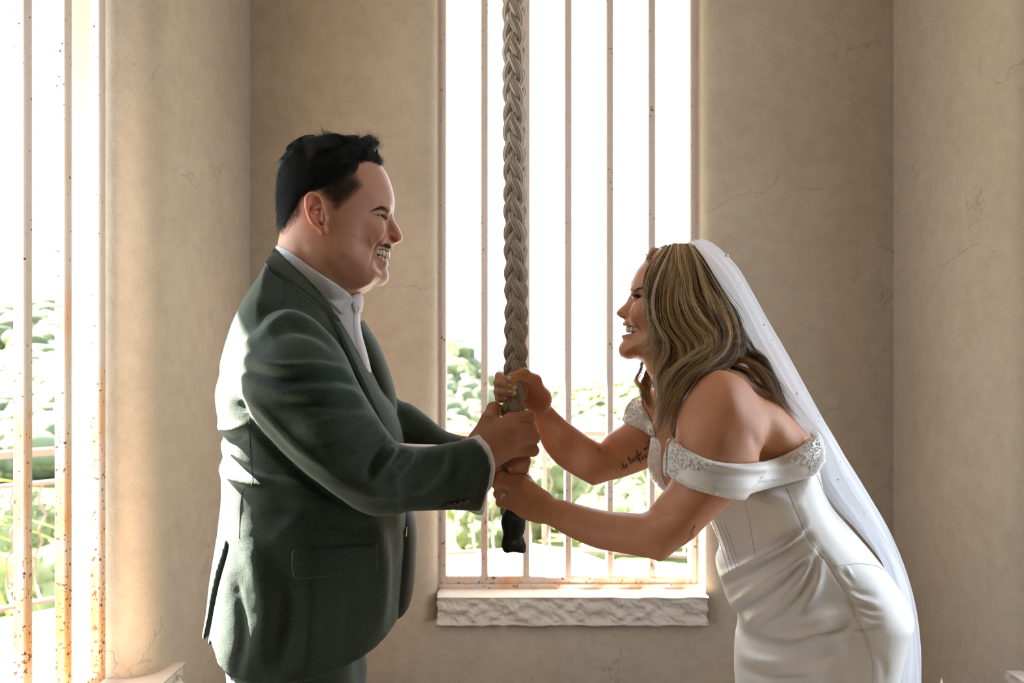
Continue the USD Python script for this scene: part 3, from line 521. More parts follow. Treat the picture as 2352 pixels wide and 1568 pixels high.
# ================= the bell rope =================
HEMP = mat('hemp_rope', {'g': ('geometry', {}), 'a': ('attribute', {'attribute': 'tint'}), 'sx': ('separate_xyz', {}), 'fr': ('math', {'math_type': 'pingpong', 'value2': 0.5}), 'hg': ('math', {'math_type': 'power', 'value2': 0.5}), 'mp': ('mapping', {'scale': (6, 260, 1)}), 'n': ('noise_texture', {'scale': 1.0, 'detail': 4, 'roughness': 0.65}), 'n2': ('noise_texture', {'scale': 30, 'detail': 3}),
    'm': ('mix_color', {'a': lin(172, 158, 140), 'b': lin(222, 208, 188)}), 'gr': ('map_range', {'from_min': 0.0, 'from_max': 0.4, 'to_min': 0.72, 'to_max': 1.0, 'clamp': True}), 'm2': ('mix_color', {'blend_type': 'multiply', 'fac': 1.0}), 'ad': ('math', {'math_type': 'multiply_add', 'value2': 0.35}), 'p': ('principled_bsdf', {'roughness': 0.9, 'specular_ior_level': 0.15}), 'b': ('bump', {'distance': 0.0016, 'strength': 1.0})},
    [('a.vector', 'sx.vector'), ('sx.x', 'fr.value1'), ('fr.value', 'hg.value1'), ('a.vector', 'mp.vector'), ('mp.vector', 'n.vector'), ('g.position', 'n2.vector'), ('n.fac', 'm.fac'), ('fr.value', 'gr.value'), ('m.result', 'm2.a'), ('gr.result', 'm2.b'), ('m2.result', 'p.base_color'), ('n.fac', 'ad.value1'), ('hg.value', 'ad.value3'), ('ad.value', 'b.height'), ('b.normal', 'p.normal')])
FUZZ = plain('hemp_fibre', lin(214, 200, 178), .9)
ROPE_Y = 1.25
_rc = PP([(1178, -900), (1179, -300), (1180, 0), (1181, 100), (1182, 300), (1184, 560), (1186, 700), (1184, 850), (1180, 930), (1178, 1010), (1176, 1100), (1177, 1175), (1183, 1222), (1184, 1262)], ROPE_Y); _rc[0, 2] = CE - 0.2; _rc[1, 2] = min(_rc[1, 2], CE - .5)
def rope_axis(z): o = np.argsort(_rc[:, 2]); return np.stack([np.interp(z, _rc[o, 2], _rc[o, 0]), np.full(np.shape(z), ROPE_Y)], -1)
rope = thing('bell_rope', 'thick braided hemp bell rope hanging in front of the window, gripped by the couple', 'rope', (0, ROPE_Y, 1.08))
def strand(z, sgn, k, dz, rad, R=0.0102, A=0.0034, lobes=9, twist=520, seed=0, sides=20):
    w = 47.0; zz = z + dz; th = sgn * w * zz + math.pi * k + 0.35; r = R + sgn * A * np.cos(2 * w * zz)
    ax = rope_axis(z); p = np.stack([ax[:, 0] + r * np.cos(th), ax[:, 1] + r * np.sin(th), z], 1)
    t = np.gradient(p, axis=0); t /= np.linalg.norm(t, axis=1, keepdims=True); radial = np.stack([np.cos(th), np.sin(th), 0 * th], 1)
    n = radial - t * (radial * t).sum(1)[:, None]; n /= np.linalg.norm(n, axis=1, keepdims=True); b = np.cross(t, n)
    ang = np.arange(sides + 1) * 2 * np.pi / sides; ph = ang[None, :] + 0 * z[:, None]; tw = twist * z[:, None] * (-sgn)
    rr = rad * (1 + 0.02 * meshkit.noise(np.stack([ph * 2, z[:, None] * 60 + 0 * ph, 0 * ph + k], -1), seed))
    v = p[:, None] + rr[..., None] * (1.08 * np.cos(ph)[..., None] * b[:, None] + 0.94 * np.sin(ph)[..., None] * n[:, None])
    i, j = np.meshgrid(np.arange(len(z) - 1), np.arange(sides), indexing='ij'); w2 = sides + 1; q = np.stack([i * w2 + j, i * w2 + j + 1, (i + 1) * w2 + j + 1, (i + 1) * w2 + j], -1).reshape(-1, 4)
    yarn = (ph * lobes + tw) / (2 * np.pi); cols = np.stack([yarn, z[:, None] + 0 * ph, 0 * ph + seed], -1).reshape(-1, 3)
    return trimesh.Trimesh(v.reshape(-1, 3), np.vstack([q[:, [0, 1, 2]], q[:, [0, 2, 3]]]), process=False), cols
zt = np.arange(1.145, CE - 0.2, 0.0016)
zt = np.concatenate([np.arange(1.145, 2.06, 0.0021), np.arange(2.06, CE - 0.2, 0.004)])
for sgn in (1, -1):
    for k in (0, 1):
        for dz in (-0.0145, 0.0145):
            m, cl_ = strand(zt, sgn, k, dz, 0.0076, seed=int(k + 2 * (dz > 0)))
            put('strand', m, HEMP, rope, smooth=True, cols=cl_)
zc = np.linspace(1.15, CE - 0.2, 200); put('core', tube(np.c_[rope_axis(zc), zc], .0075, 12), plain('rope_core', lin(96, 82, 66), .95), rope, smooth=60)
g = np.random.default_rng(5); fz = []; fw = []
for _ in range(900):
    z = g.uniform(1.16, 2.03); th = g.uniform(0, 2 * np.pi); a = rope_axis(np.array([z]))[0]; p0 = np.array([a[0] + .0185 * math.cos(th), a[1] + .0185 * math.sin(th), z]); d = np.array([math.cos(th), math.sin(th), g.normal() * 1.2]) + g.normal(size=3) * .5; L = g.uniform(.002, .007) * (2 if g.random() < .08 else 1)
    t = np.linspace(0, 1, 4)[:, None]; fz.append(p0 + d * L * t + g.normal(size=3) * L * .6 * t**2); fw.append(np.linspace(.00022, .00008, 4))
curves('fibre_fuzz', fz, fw, FUZZ, rope, kind='stuff')
# tape-bound end
te = np.linspace(0, 1, 60); zp = 1.4 - (np.interp(te, [0, 1], [1128, 1264]) - 830) / FPX * ROPE_Y; ax = rope_axis(zp)
sides = 40; ang = np.arange(sides) * 2 * np.pi / sides
R = 0.0192 + 0.0016 * np.sin(te[:, None] * 15 + 2 * ang[None]) + 0.0012 * (meshkit.fbm(np.stack([np.cos(ang)[None] * 2 + 0 * te[:, None], np.sin(ang)[None] * 2 + 0 * te[:, None], te[:, None] * 9 + 0 * ang[None]], -1), 3, 2) - .5) * 2
R = R * np.interp(te, [0, .93, .985, 1], [1, 1.02, 0.98, 0.93])[:, None]
V = np.stack([ax[:, 0, None] + R * np.cos(ang) + 0.003 * np.sin(te * 5 + .6)[:, None], ax[:, 1, None] + R * np.sin(ang), zp[:, None] + 0.0015 * np.where(te > .97, 1, 0)[:, None] * np.sin(3 * ang)], -1).reshape(-1, 3)
i, j = np.meshgrid(np.arange(59), np.arange(sides), indexing='ij'); q = np.stack([i * sides + j, (i + 1) * sides + j, (i + 1) * sides + (j + 1) % sides, i * sides + (j + 1) % sides], -1).reshape(-1, 4)
V = np.vstack([V, V[-sides:].mean(0)]); jj = np.arange(sides); cap = np.stack([59 * sides + jj, np.full(sides, 60 * sides), 59 * sides + (jj + 1) % sides], 1)
TAPE = mottled('black_tape', lin(14, 22, 22), lin(24, 34, 33), 60, 0.4, 0.0008, 90)
put('tape_binding', trimesh.Trimesh(V, np.vstack([q[:, [0, 1, 2]], q[:, [0, 2, 3]], cap]), process=False), TAPE, rope, smooth=60, label='glossy black tape bound around the rope end')
# ================= the man =================
def skin(name, base, dark, red):
    return mat(name, {'g': ('geometry', {}), 'a': ('attribute', {'attribute': 'tint'}), 'n': ('noise_texture', {'scale': 38, 'detail': 5, 'roughness': 0.65}), 'n2': ('noise_texture', {'scale': 900, 'detail': 2}), 'm': ('mix_color', {'a': base, 'b': dark}), 'r': ('map_range', {'from_min': 0.35, 'from_max': 0.7, 'to_max': 0.55, 'clamp': True}),
        'x': ('mix_color', {'blend_type': 'multiply', 'fac': 1.0, 'use_clamp_result': False}), 'b': ('bump', {'distance': 0.0004, 'strength': 0.5}), 'p': ('principled_bsdf', {'roughness': 0.46, 'specular_ior_level': 0.42, 'subsurface_weight': 0.12, 'subsurface_scale': 0.004, 'subsurface_radius': (1.0, 0.35, 0.2)})},
        [('g.position', 'n.vector'), ('g.position', 'n2.vector'), ('n.fac', 'r.value'), ('r.result', 'm.fac'), ('m.result', 'x.a'), ('a.color', 'x.b'), ('x.result', 'p.base_color'), ('n2.fac', 'b.height'), ('b.normal', 'p.normal')])
def linen(name, c0, c1, k=1.0):
    return mat(name, {'g': ('geometry', {}), 'm1': ('mapping', {'scale': (160 * k, 160 * k, 1500 * k)}), 'm2': ('mapping', {'scale': (1500 * k, 1500 * k, 130 * k)}), 'n1': ('noise_texture', {'scale': 1.0, 'detail': 2}), 'n2': ('noise_texture', {'scale': 1.0, 'detail': 2}), 'n3': ('noise_texture', {'scale': 9, 'detail': 3}), 'ad': ('math', {'math_type': 'add'}), 'r': ('map_range', {'from_min': 0.7, 'from_max': 1.3, 'clamp': True}), 'mx': ('mix_color', {'a': c0, 'b': c1}),
        'b': ('bump', {'distance': 0.0006, 'strength': 0.5}), 'p': ('principled_bsdf', {'roughness': 0.85, 'specular_ior_level': 0.25, 'sheen_weight': 0.25, 'sheen_roughness': 0.4, 'sheen_tint': (0.8, 0.9, 0.85)})},
        [('g.position', 'm1.vector'), ('g.position', 'm2.vector'), ('m1.vector', 'n1.vector'), ('m2.vector', 'n2.vector'), ('n1.fac', 'ad.value1'), ('n2.fac', 'ad.value2'), ('ad.value', 'r.value'), ('r.result', 'mx.fac'), ('mx.result', 'p.base_color'), ('ad.value', 'b.height'), ('b.normal', 'p.normal')])
SKIN_M = skin('warm_tan_skin', lin(200, 150, 124), lin(182, 124, 98), 0)
GREEN = linen('sage_green_linen', lin(42, 54, 46), lin(66, 78, 68)); WHITE = linen('white_cotton', lin(226, 228, 236), lin(240, 242, 248), 1.4)
LINING = plain('dark_lining', lin(34, 38, 34), 0.7); HAIRB = plain('black_hair', lin(22, 24, 26), 0.42, specular_ior_level=0.5)
YM = 1.28
man = thing('person', 'black-haired man in a sage green linen suit laughing and gripping the rope', 'person', (-0.42, YM, 0))
def tint_near(mesh, spots, base=(1, 1, 1)):
    """Pigment: list of (polyline or point in pixels, colour, width in pixels, strength)."""
    q = pix(mesh.vertices); c = np.tile(np.asarray(base, float), (len(q), 1)); front = mesh.vertices
    for line, col, wd, st in spots:
        l = np.asarray(line, float); l = resample(crom(l, 4), 40) if len(l) > 1 else l; d, _ = cKDTree(l).query(q); w = (st * np.exp(-(d / wd) ** 2))[:, None]; c = c * (1 - w) + np.asarray(col) * w
    return c

# ---- head ----
face = [(874, 372), (878, 384), (890, 403), (899, 426), (904.5, 448), (906.5, 465), (905, 482), (900, 496), (893, 513), (892, 532), (896, 553), (901, 563), (901, 569), (897, 575), (892, 583), (886, 592), (883, 596), (887, 602), (888, 609), (883, 615), (881, 620), (885, 631), (885, 641), (881, 648), (872, 653), (858, 659), (841, 668), (825, 675), (809, 683), (797, 700), (770, 712), (715, 700), (660, 655), (632, 600), (638, 565), (642, 545), (644, 522), (639, 495), (640, 450), (646, 402), (662, 362), (692, 337), (740, 327), (800, 329), (845, 345)]
HM = Turn(P(790, 500, YM), 9.5)                         # the head is turned so that the eye sees it in profile
ML_ = HM.loc
_mz = ML_(868, 586, 0)
headS = Inflate(HM.line(face), YM, lambda X, Z: 0.077 - 0.030 * np.exp(-((X - _mz[0]) / .026) ** 2 - ((Z - _mz[2]) / .034) ** 2), 0.085, res=0.0012, n=4, blur=1.2, persp=False, yc=YM)
noseS = Inflate(HM.line([(897, 490), (906, 506), (914, 519), (921, 533), (924.7, 542), (924, 550), (920, 556.5), (911, 559.5), (903, 562), (893, 560), (884, 548), (880, 530), (886, 506)]), YM, 0.0165, 0.0115, res=0.0008, n=4, persp=False, yc=YM)
mouthS = Inflate(HM.line([(859, 573.5, .025), (870, 570.5, .021), (884, 573, .013), (897, 578, .004), (910, 580, 0), (910, 588, 0), (893, 593, .004), (887, 599, .008), (876, 595.5, .017), (865, 588, .023)]), YM, 0.040, 0.0075, res=0.0008, n=3, persp=False, yc=YM)
EA = 0.081; YE = YM - EA
earo = [(699.6, 459.6), (701.6, 482), (708, 504.6), (716.5, 518.6), (727.7, 527), (738, 535.4), (747, 535), (750, 527), (747, 511), (745, 476.5), (741, 457), (732, 445.6), (718, 442), (706.7, 447)]
def side(o, da, ctrl, n=3): return Inflate(HM.line([(x, y, EA + da) for x, y in o]), res=0.0008, n=n, R=0.006, persp=False, ctrl=[(*HM.line([(c[0], c[1], EA + c[2])])[0], c[3]) for c in ctrl])
earS = side(earo, 0, [(700, 470, .012, .0065), (712, 515, .006, .0065), (720, 443, .006, .0065), (745, 470, -.004, .0065), (748, 530, -.001, .0065)], 4)
conchaS = side([(716, 492), (722, 484), (729, 479), (737, 477), (743, 487), (745, 503), (744, 518), (737, 519), (729, 511), (720, 504)], .006, [(718, 490, .014, .020), (744, 500, .004, .020)])
fossaS = side([(708, 470), (711, 456), (720, 450), (731, 452), (738, 462), (739, 474), (728, 474), (719, 480), (713, 492), (709, 488)], .008, [(710, 470, .017, .0085), (740, 470, .010, .0085)])
def head_m(p):
    p = HM.into(p); d = headS(p); d = smin(d, noseS(p), 0.007)
    pm = np.stack([p[:, 0], YM - np.abs(p[:, 1] - YM), p[:, 2]], 1)
    d = smin(d, ell(pm, ML_(895, 545, .0135), (.0105, .0065, .009)), 0.004)                          # nostril wings
    d = smin(d, ell(pm, ML_(848, 532, .037), (.0285, .0190, .029)), 0.014)                            # cheeks pushed up by the laugh
    d = smin(d, ell(pm, ML_(874, 481, .031), (.017, .012, .0065)), 0.010)                             # brow ridge
    d = smin(d, ell(pm, ML_(800, 622, .045), (.040, .016, .030)), 0.03)                               # jowl
    d = smin(d, ell(p, ML_(870, 632, 0), (.016, .022, .017)), 0.012)                                  # chin
    d = smin(d, chain(pm, [ML_(862, 571, .0265), ML_(874, 568.5, .0195), ML_(888, 571.5, .0105), ML_(898, 576, 0)], [.0022, .0034, .0036, .0034], .003), .004)    # lips
    d = smin(d, chain(pm, [ML_(862, 588, .0255), ML_(872, 596.5, .0195), ML_(881, 602, .011), ML_(885, 605, 0)], [.0026, .0046, .0052, .0052], .003), .005)
    d = smax(d, -ell(pm, ML_(904, 551, .0168), (.0095, .0080, .0042), rot([0, 1, 0], 33)), 0.002)    # nostrils
    d = smax(d, -ell(pm, ML_(888, 499, .034), (.012, .010, .006)), 0.007)                             # eye sockets
    d = smax(d, -mouthS(p), 0.002)
    e = earS(pm); e = smax(e, -fossaS(pm), 0.002)
    e = smin(e, chain(pm, [ML_(738, 478, EA + .003), ML_(724, 479, EA + .006), ML_(715, 492, EA + .007), ML_(722, 512, EA + .006)], [.0028, .0032, .0034, .003], .003), .003); e = smax(e, -conchaS(pm), 0.002)
    e = smin(e, ell(pm, ML_(746, 500, EA - .002), (.004, .006, .006)), .003); e = smin(e, ell(pm, ML_(743, 529, EA + .002), (.006, .005, .007)), .004)
    return smin(d, e, 0.005)
hm = nets(head_m, P(615, 800, YM) - [0, .12, 0], P(940, 300, YM) + [0, .12, 0], 0.0014)
hm = smooth_mesh(hm, 2)
hm = fold(hm, [
    ([(884, 513), (887, 522), (887, 533), (883, 546), (870, 558), (861, 569), (857, 584), (852, 602)], -0.0030, 3.6),     # nasolabial furrow
    ([(850, 545), (853, 562), (849, 580), (845, 596)], 0.0020, 9),
    ([(846, 494), (860, 493.5), (874, 494), (882, 498), (888, 504)], -0.0022, 2.2), ([(828, 490), (846, 494)], -0.0008, 1.8), ([(846, 505), (862, 500), (872, 499)], -0.0008, 2.0), ([(840, 516), (856, 508), (872, 507)], -0.0007, 2.2), ([(836, 484), (848, 489)], -.0006, 1.8),
    ([(866, 500), (878, 503), (888, 510)], 0.0014, 3.0), ([(858, 488), (875, 488), (890, 494)], 0.0012, 3.0),
    ([(894, 493), (902, 498)], -0.0014, 2.4), ([(894, 500), (902, 505)], -0.0010, 2.0), ([(892, 508), (900, 512)], -0.0006, 2.0),
    ([(862, 606), (872, 613), (880, 618)], -0.0018, 5), ([(850, 607), (846, 622)], -.0012, 5),
    ([(830, 650), (850, 652), (868, 655)], 0.002, 8), ([(775, 655), (800, 668), (828, 672)], -0.0015, 6), ([(690, 560), (700, 590), (730, 640)], -0.003, 14), ([(742, 545), (752, 580), (790, 630)], 0.002, 18)])
sk = tint_near(hm, [([(862, 570), (873, 567.5), (887, 570.5), (899, 575.5)], (.86, .62, .60), 2.6, .75), ([(863, 589), (873, 597), (885, 605)], (.86, .60, .60), 4.2, .8),
    ([(874, 559), (887, 561), (897, 566)], (.42, .40, .42), 6, .6), ([(765, 600), (790, 640), (840, 655), (872, 640), (878, 622)], (.66, .62, .62), 20, .6), ([(800, 600), (840, 620)], (.78, .74, .74), 26, .4),
    ([(705, 455), (706, 500), (745, 530)], (1.05, .66, .58), 14, .8), ([(722, 465)], (.90, .42, .38), 12, .7), ([(732, 500)], (.55, .26, .24), 12, .75), ([(905, 535), (918, 545)], (1.0, .74, .72), 13, .65), ([(862, 525)], (1.03, .82, .78), 26, .55), ([(890, 505)], (.9, .66, .64), 9, .5), ([(720, 590), (690, 570)], (1.04, .92, .84), 40, .5)])
hairline = [(884, 384), (861, 376), (844, 371), (829, 375), (820, 388), (806, 404), (784, 416), (755, 424), (728, 428), (706, 436), (690, 452), (680, 472), (668, 492), (656, 512), (648, 528), (640, 545), (615, 545), (600, 280), (905, 270), (905, 375)]
fade = [(829, 370), (820, 386), (824, 401), (834, 415), (837, 429), (822, 444), (803, 461), (789, 474), (777, 487), (767, 482), (762, 470), (751, 459), (743, 451), (733, 439), (716, 435), (702, 444), (697, 471), (694, 488), (689, 502), (677, 515), (666, 528), (655, 540), (645, 540), (632, 540), (632, 440), (700, 380), (780, 360)]
sk = tint_near(hm, [([(861, 571.5), (872, 569), (886, 571.5), (899, 577.5)], (.86, .62, .60), 3.2, .8), ([(863, 590), (873, 597), (885, 605)], (.86, .60, .60), 4.5, .85),
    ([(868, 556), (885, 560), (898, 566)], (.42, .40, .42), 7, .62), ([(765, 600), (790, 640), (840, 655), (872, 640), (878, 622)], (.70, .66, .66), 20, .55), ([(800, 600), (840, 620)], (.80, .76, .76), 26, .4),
    ([(705, 455), (706, 500), (745, 530)], (1.05, .72, .66), 16, .75), ([(730, 500)], (.75, .45, .42), 14, .6), ([(905, 540), (918, 545)], (1.0, .76, .74), 12, .6), ([(862, 530)], (1.03, .84, .80), 26, .55), ([(720, 590), (690, 570)], (1.04, .92, .84), 40, .5)])
_q = pix(hm.vertices); _s = -sd_poly(_q.astype(np.float32), fade); _w = (np.clip(_s / 42, 0, 1) * .75)[:, None]; sk = sk * (1 - _w) + np.array([.16, .16, .18]) * _w
# teeth, mouth lining, closed lashes
INNER = plain('mouth_inside', lin(96, 40, 36), 0.5); TOOTH = plain('tooth_enamel', lin(226, 214, 190), 0.25)
inm = trimesh.creation.icosphere(3, 1.0); inm.apply_transform(np.diag([.013, .024, .009, 1])); inm.apply_translation(ML_(866, 583, 0)); put('mouth_lining', HM.mesh(inm), INNER, man, smooth=True)
def mirror(m, sy, y0):
    if sy < 0: return m
    v = np.array(m.vertices); v[:, 1] = 2 * y0 - v[:, 1]; return trimesh.Trimesh(v, np.asarray(m.faces)[:, ::-1], process=False)
def tooth(px, py, y, w, h, turn, hd=None):
    m = trimesh.creation.icosphere(3, 1.0); v = np.array(m.vertices); v = np.sign(v) * np.abs(v) ** 0.6; v[:, 0] *= 1 - 0.16 * (v[:, 2] < 0) * -v[:, 2]; v *= [w / 2, .0028, h / 2]; v = v @ rot([0, 0, 1], turn).T; m.vertices = v; m.apply_translation((hd or HM).loc(px, py, -y)); return m
for sy in (-1, 1):
    for px, py, y, w, h, tn in ((891.5, 583.5, .0042, .0082, .0115, 82), (887, 582.5, .0115, .0068, .0105, 62), (880.5, 581, .0170, .0075, .0112, 42), (873, 579.3, .0205, .0072, .0098, 22), (865.5, 577.3, .0228, .0072, .0088, 14)):
        put('tooth', HM.mesh(mirror(tooth(px, py, -y, w, h, tn), sy, YM)), TOOTH, man, smooth=True)
    lw = [(884, 598, .008), (878, 595.5, .0145), (871, 592, .0185)]
    for px, py, y in lw: put('tooth', HM.mesh(mirror(tooth(px, py, -y, .006, .007, 45), sy, YM)), TOOTH, man, smooth=True)
HC = Caster(hm)
put('eyelashes', seam(HC, [(866, 493.5), (872, 494), (878, 495.5), (883, 499), (888, 504)], 0.0010, 0.0007), HAIRB, man, label='dark lash line of the eye squeezed shut by laughing')
def hair_on(cast, polyfn, n, seed, flow, L, w0, lift=0.0003, bend=0.3, jitter=0.12, feather=0):
    g = np.random.default_rng(seed); pg = Polygon(polyfn); x0, y0, x1, y1 = pg.bounds; q = []
    while len(q) < n:
        c = g.uniform((x0, y0), (x1, y1), (n, 2)); q += list(c[shapely.contains_xy(pg, c[:, 0], c[:, 1])])
    q = np.array(q[:n])
    if feather: q = q[g.random(n) < np.clip(shapely.distance(shapely.boundary(pg), shapely.points(q)) / feather, .04, 1)]; n = len(q)
    p, nn = cast(q); out, ws = [], []
    for k in range(n):
        f = np.asarray(flow(q[k]), float) + g.normal(size=2) * jitter; f /= np.linalg.norm(f) + 1e-9; d = np.array([f[0], 0, -f[1]]); d = d - nn[k] * (d @ nn[k]) + nn[k] * bend; d /= np.linalg.norm(d) + 1e-9; l = L * g.uniform(.6, 1.2); t = np.linspace(0, 1, 4)[:, None]
        out.append(p[k] + nn[k] * lift + d * l * t - nn[k] * (bend * .5 * l) * t**2); ws.append(np.linspace(w0, w0 * .35, 4))
    return out, ws
e, w = hair_on(HC, [(851, 484), (862, 476), (878, 472), (893, 477), (896, 486), (888, 487), (878, 482), (864, 483), (853, 487)], 760, 1, lambda q: (-1, -0.1 if q[0] > 875 else .25), .005, .00022, feather=4)
curves('eyebrow', e, w, HAIRB, man)
e, w = hair_on(HC, [(878, 558), (888, 557), (896, 560), (900, 566), (900, 571), (892, 570), (882, 566), (872, 565), (870, 561)], 700, 2, lambda q: (-.5, 1), .0035, .00018, bend=.2, feather=4); curves('moustache', e, w, HAIRB, man)
# ---- hair: shaped mass plus strands ----
hairO = [(879, 383), (876, 366), (868, 352), (868, 342), (871, 334), (871, 325), (864, 318), (842, 315), (815, 315), (795, 316), (777, 308), (757, 312), (730, 312), (700, 317), (672, 331), (651, 354), (640, 384), (635, 420), (632, 455), (635, 490), (641, 515), (645, 530), (672, 560), (760, 560), (800, 480), (850, 440), (872, 400)]
hairS = Inflate(HM.line(hairO), YM, 0.0815, 0.080, res=0.0012, n=4, persp=False, yc=YM, clip=HM.line(hairline, .078), ck=0.014)
def hair_f(p):
    p = HM.into(p); d = hairS(p); q = pix(p); top = np.clip((400 - q[:, 1]) / 60, 0, 1)
    s = q[:, 0] * .055 + q[:, 1] * .10 + 9 * meshkit.fbm(np.stack([p[:, 0] * 22, p[:, 1] * 30, p[:, 2] * 22], -1), 2, 5)
    return d + top * (np.sin(s * 1.9) * .0034 + .0012) + .0012
hairm = nets(hair_f, P(610, 565, YM) - [0, .11, 0], P(900, 295, YM) + [0, .11, 0], 0.0016)
HAIRM = mat('hair_mass', {'a': ('attribute', {'attribute': 'tint'}), 'g': ('geometry', {}), 'mp': ('mapping', {'scale': (260, 260, 420)}), 'n': ('noise_texture', {'scale': 1.0, 'detail': 3}), 'b': ('bump', {'distance': .0015, 'strength': .8}), 'p': ('principled_bsdf', {'roughness': 0.6, 'specular_ior_level': 0.3})}, [('a.color', 'p.base_color'), ('g.position', 'mp.vector'), ('mp.vector', 'n.vector'), ('n.fac', 'b.height'), ('b.normal', 'p.normal')])
hc = np.tile(np.array(lin(18, 20, 22)), (len(hairm.vertices), 1))
put('hair', hairm, HAIRM, man, smooth=True, cols=hc, label='black hair, long and wavy on top, faded short at the sides')
HHC = Caster([hairm, hm])
def topflow(q): return (-1.0, -0.25 + 0.9 * math.sin(q[0] * .045 + q[1] * .03)) if q[0] > 700 else (-.55, 0.9)
def topflow(q): return (-1.0, -0.12 + 0.8 * math.sin(q[0] * .05 + q[1] * .035)) if q[0] > 715 else (-.6, 0.9)
HST = plain('black_hair_strands', lin(26, 29, 32), 0.5, specular_ior_level=0.35)
e, w = hair_on(HHC, [(876, 380), (870, 350), (870, 325), (840, 317), (780, 311), (735, 314), (700, 320), (672, 334), (652, 360), (641, 395), (637, 440), (636, 500), (650, 512), (672, 480), (700, 440), (760, 422), (806, 402), (828, 374), (850, 370)], 9000, 3, topflow, .020, .00024, bend=.22, jitter=.16); curves('hair_strands', e, w, HST, man, kind='stuff')
e, w = hair_on(HHC, [(884, 388), (872, 352), (845, 350), (815, 378), (806, 404), (820, 400), (828, 380), (845, 374), (862, 379)], 1500, 33, lambda q: (-.8, -.75), .011, .0002, bend=.2, jitter=.2, feather=4); curves('hair_strands', e, w, HST, man, kind='stuff')
e, w = hair_on(HHC, fade, 24000, 4, lambda q: (-.35, 1) if q[0] < 740 else (-.75, .75), .0045, .00012, bend=.25, jitter=.18, feather=16); curves('hair_strands', e, w, HAIRB, man, kind='stuff')
e, w = hair_on(HHC, [(829, 372), (818, 392), (790, 414), (745, 428), (706, 440), (684, 468), (650, 528), (634, 530), (636, 430), (700, 390), (780, 370)], 6000, 14, lambda q: (-.35, 1) if q[0] < 740 else (-.75, .75), .008, .0002, bend=.25, jitter=.18, feather=10); curves('hair_strands', e, w, HAIRB, man, kind='stuff')
e, w = hair_on(HHC, [(868, 347), (871, 322), (845, 315), (770, 309), (700, 318), (660, 345), (660, 352), (700, 328), (770, 322), (845, 330)], 500, 9, lambda q: (-.6, -.8), .010, .0002, bend=.7); curves('hair_strands', e, w, HST, man, kind='stuff')

# ---- hands ----
def finger(p, pts, r, k=0.004): return chain(p, [P(*q) for q in pts], r, k)
def hand_mr(p):      # his right hand, back of the hand to the camera
    wr = [P(1085, 1035, 1.205), P(1085, 1072, 1.205)]; d = None
    mcp = [(1172, 966, 1.212), (1180, 988, 1.205), (1180, 1011, 1.205), (1172, 1034, 1.210)]
    for i, m in enumerate(mcp):
        e = rcone(p, wr[0] + (wr[1] - wr[0]) * i / 3, P(*m), .019, .0125); d = e if d is None else smin(d, e, .014)
    d = smin(d, rcone(p, P(1110, 1015, 1.215), P(1150, 985, 1.225), .020, .014), .012)
    f = finger(p, [mcp[0], (1214, 957, 1.222), (1205, 962, 1.268), (1172, 966, 1.288)], [.0125, .0108, .0095, .0085]); d = smin(d, f, .005)
    f = finger(p, [mcp[1], (1217, 984, 1.220), (1207, 987, 1.268), (1168, 990, 1.286)], [.0125, .0110, .0098, .0085]); d = smin(d, f, .005)
    f = finger(p, [mcp[2], (1226, 1004, 1.222), (1212, 1008, 1.268), (1172, 1010, 1.286)], [.0120, .0106, .0095, .0085]); d = smin(d, f, .005)
    f = finger(p, [mcp[3], (1224, 1034, 1.224), (1212, 1032, 1.262), (1178, 1030, 1.284)], [.0110, .0098, .0088, .0080]); d = smin(d, f, .005)
    f = finger(p, [(1105, 1012, 1.215), (1124, 965, 1.222), (1134, 938, 1.240), (1152, 945, 1.262)], [.020, .0145, .0115, .0095]); d = smin(d, f, .010)
    return d
def hand_ml(p):      # his left hand from behind the rope, finger ends coming round on the right
    wr = P(1085, 1040, 1.335); mcp = [(1158, 1012, 1.300), (1164, 1034, 1.304), (1164, 1056, 1.304), (1158, 1078, 1.300)]; d = None
    for m in mcp: e = rcone(p, wr, P(*m), .024, .0125); d = e if d is None else smin(d, e, .014)
    for m, pip, dip, tip in zip(mcp, [(1203, 1016, 1.296), (1205, 1038, 1.298), (1206, 1058, 1.296), (1202, 1076, 1.29)], [(1206, 1020, 1.262), (1206, 1042, 1.258), (1205, 1062, 1.250), (1200, 1078, 1.246)], [(1180, 1028, 1.238), (1180, 1048, 1.234), (1184, 1066, 1.226), (1176, 1078, 1.222)]):
        d = smin(d, finger(p, [m, pip, dip, tip], [.0118, .0102, .0094, .0080]), .004)
    return smin(d, finger(p, [(1110, 1030, 1.318), (1140, 1000, 1.292), (1150, 985, 1.272)], [.018, .012, .009]), .01)
def bounds_of(pts, r): a = np.array(pts); return a.min(0) - r, a.max(0) + r
mr = smooth_mesh(nets(hand_mr, P(1075, 1110, 1.20) - [0, .06, 0], P(1250, 905, 1.23) + [.01, .08, 0], 0.0015), 1)
mr = fold(mr, [([(1196, 972), (1208, 968), (1218, 966)], -.0016, 2.5), ([(1190, 997), (1216, 994)], -.0012, 3), ([(1190, 1022), (1214, 1020)], -.0012, 3), ([(1140, 1000), (1176, 985)], -.0012, 5), ([(1140, 1020), (1176, 1002)], -.001, 4), ([(1116, 960), (1128, 957)], -.0008, 2), ([(1170, 985), (1182, 984)], .0016, 6), ([(1172, 1010), (1184, 1009)], .0014, 6)])
ml = smooth_mesh(nets(hand_ml, P(1060, 1120, 1.36) - [0, .16, 0], P(1240, 960, 1.36) + [.01, .02, 0], 0.0016), 1)
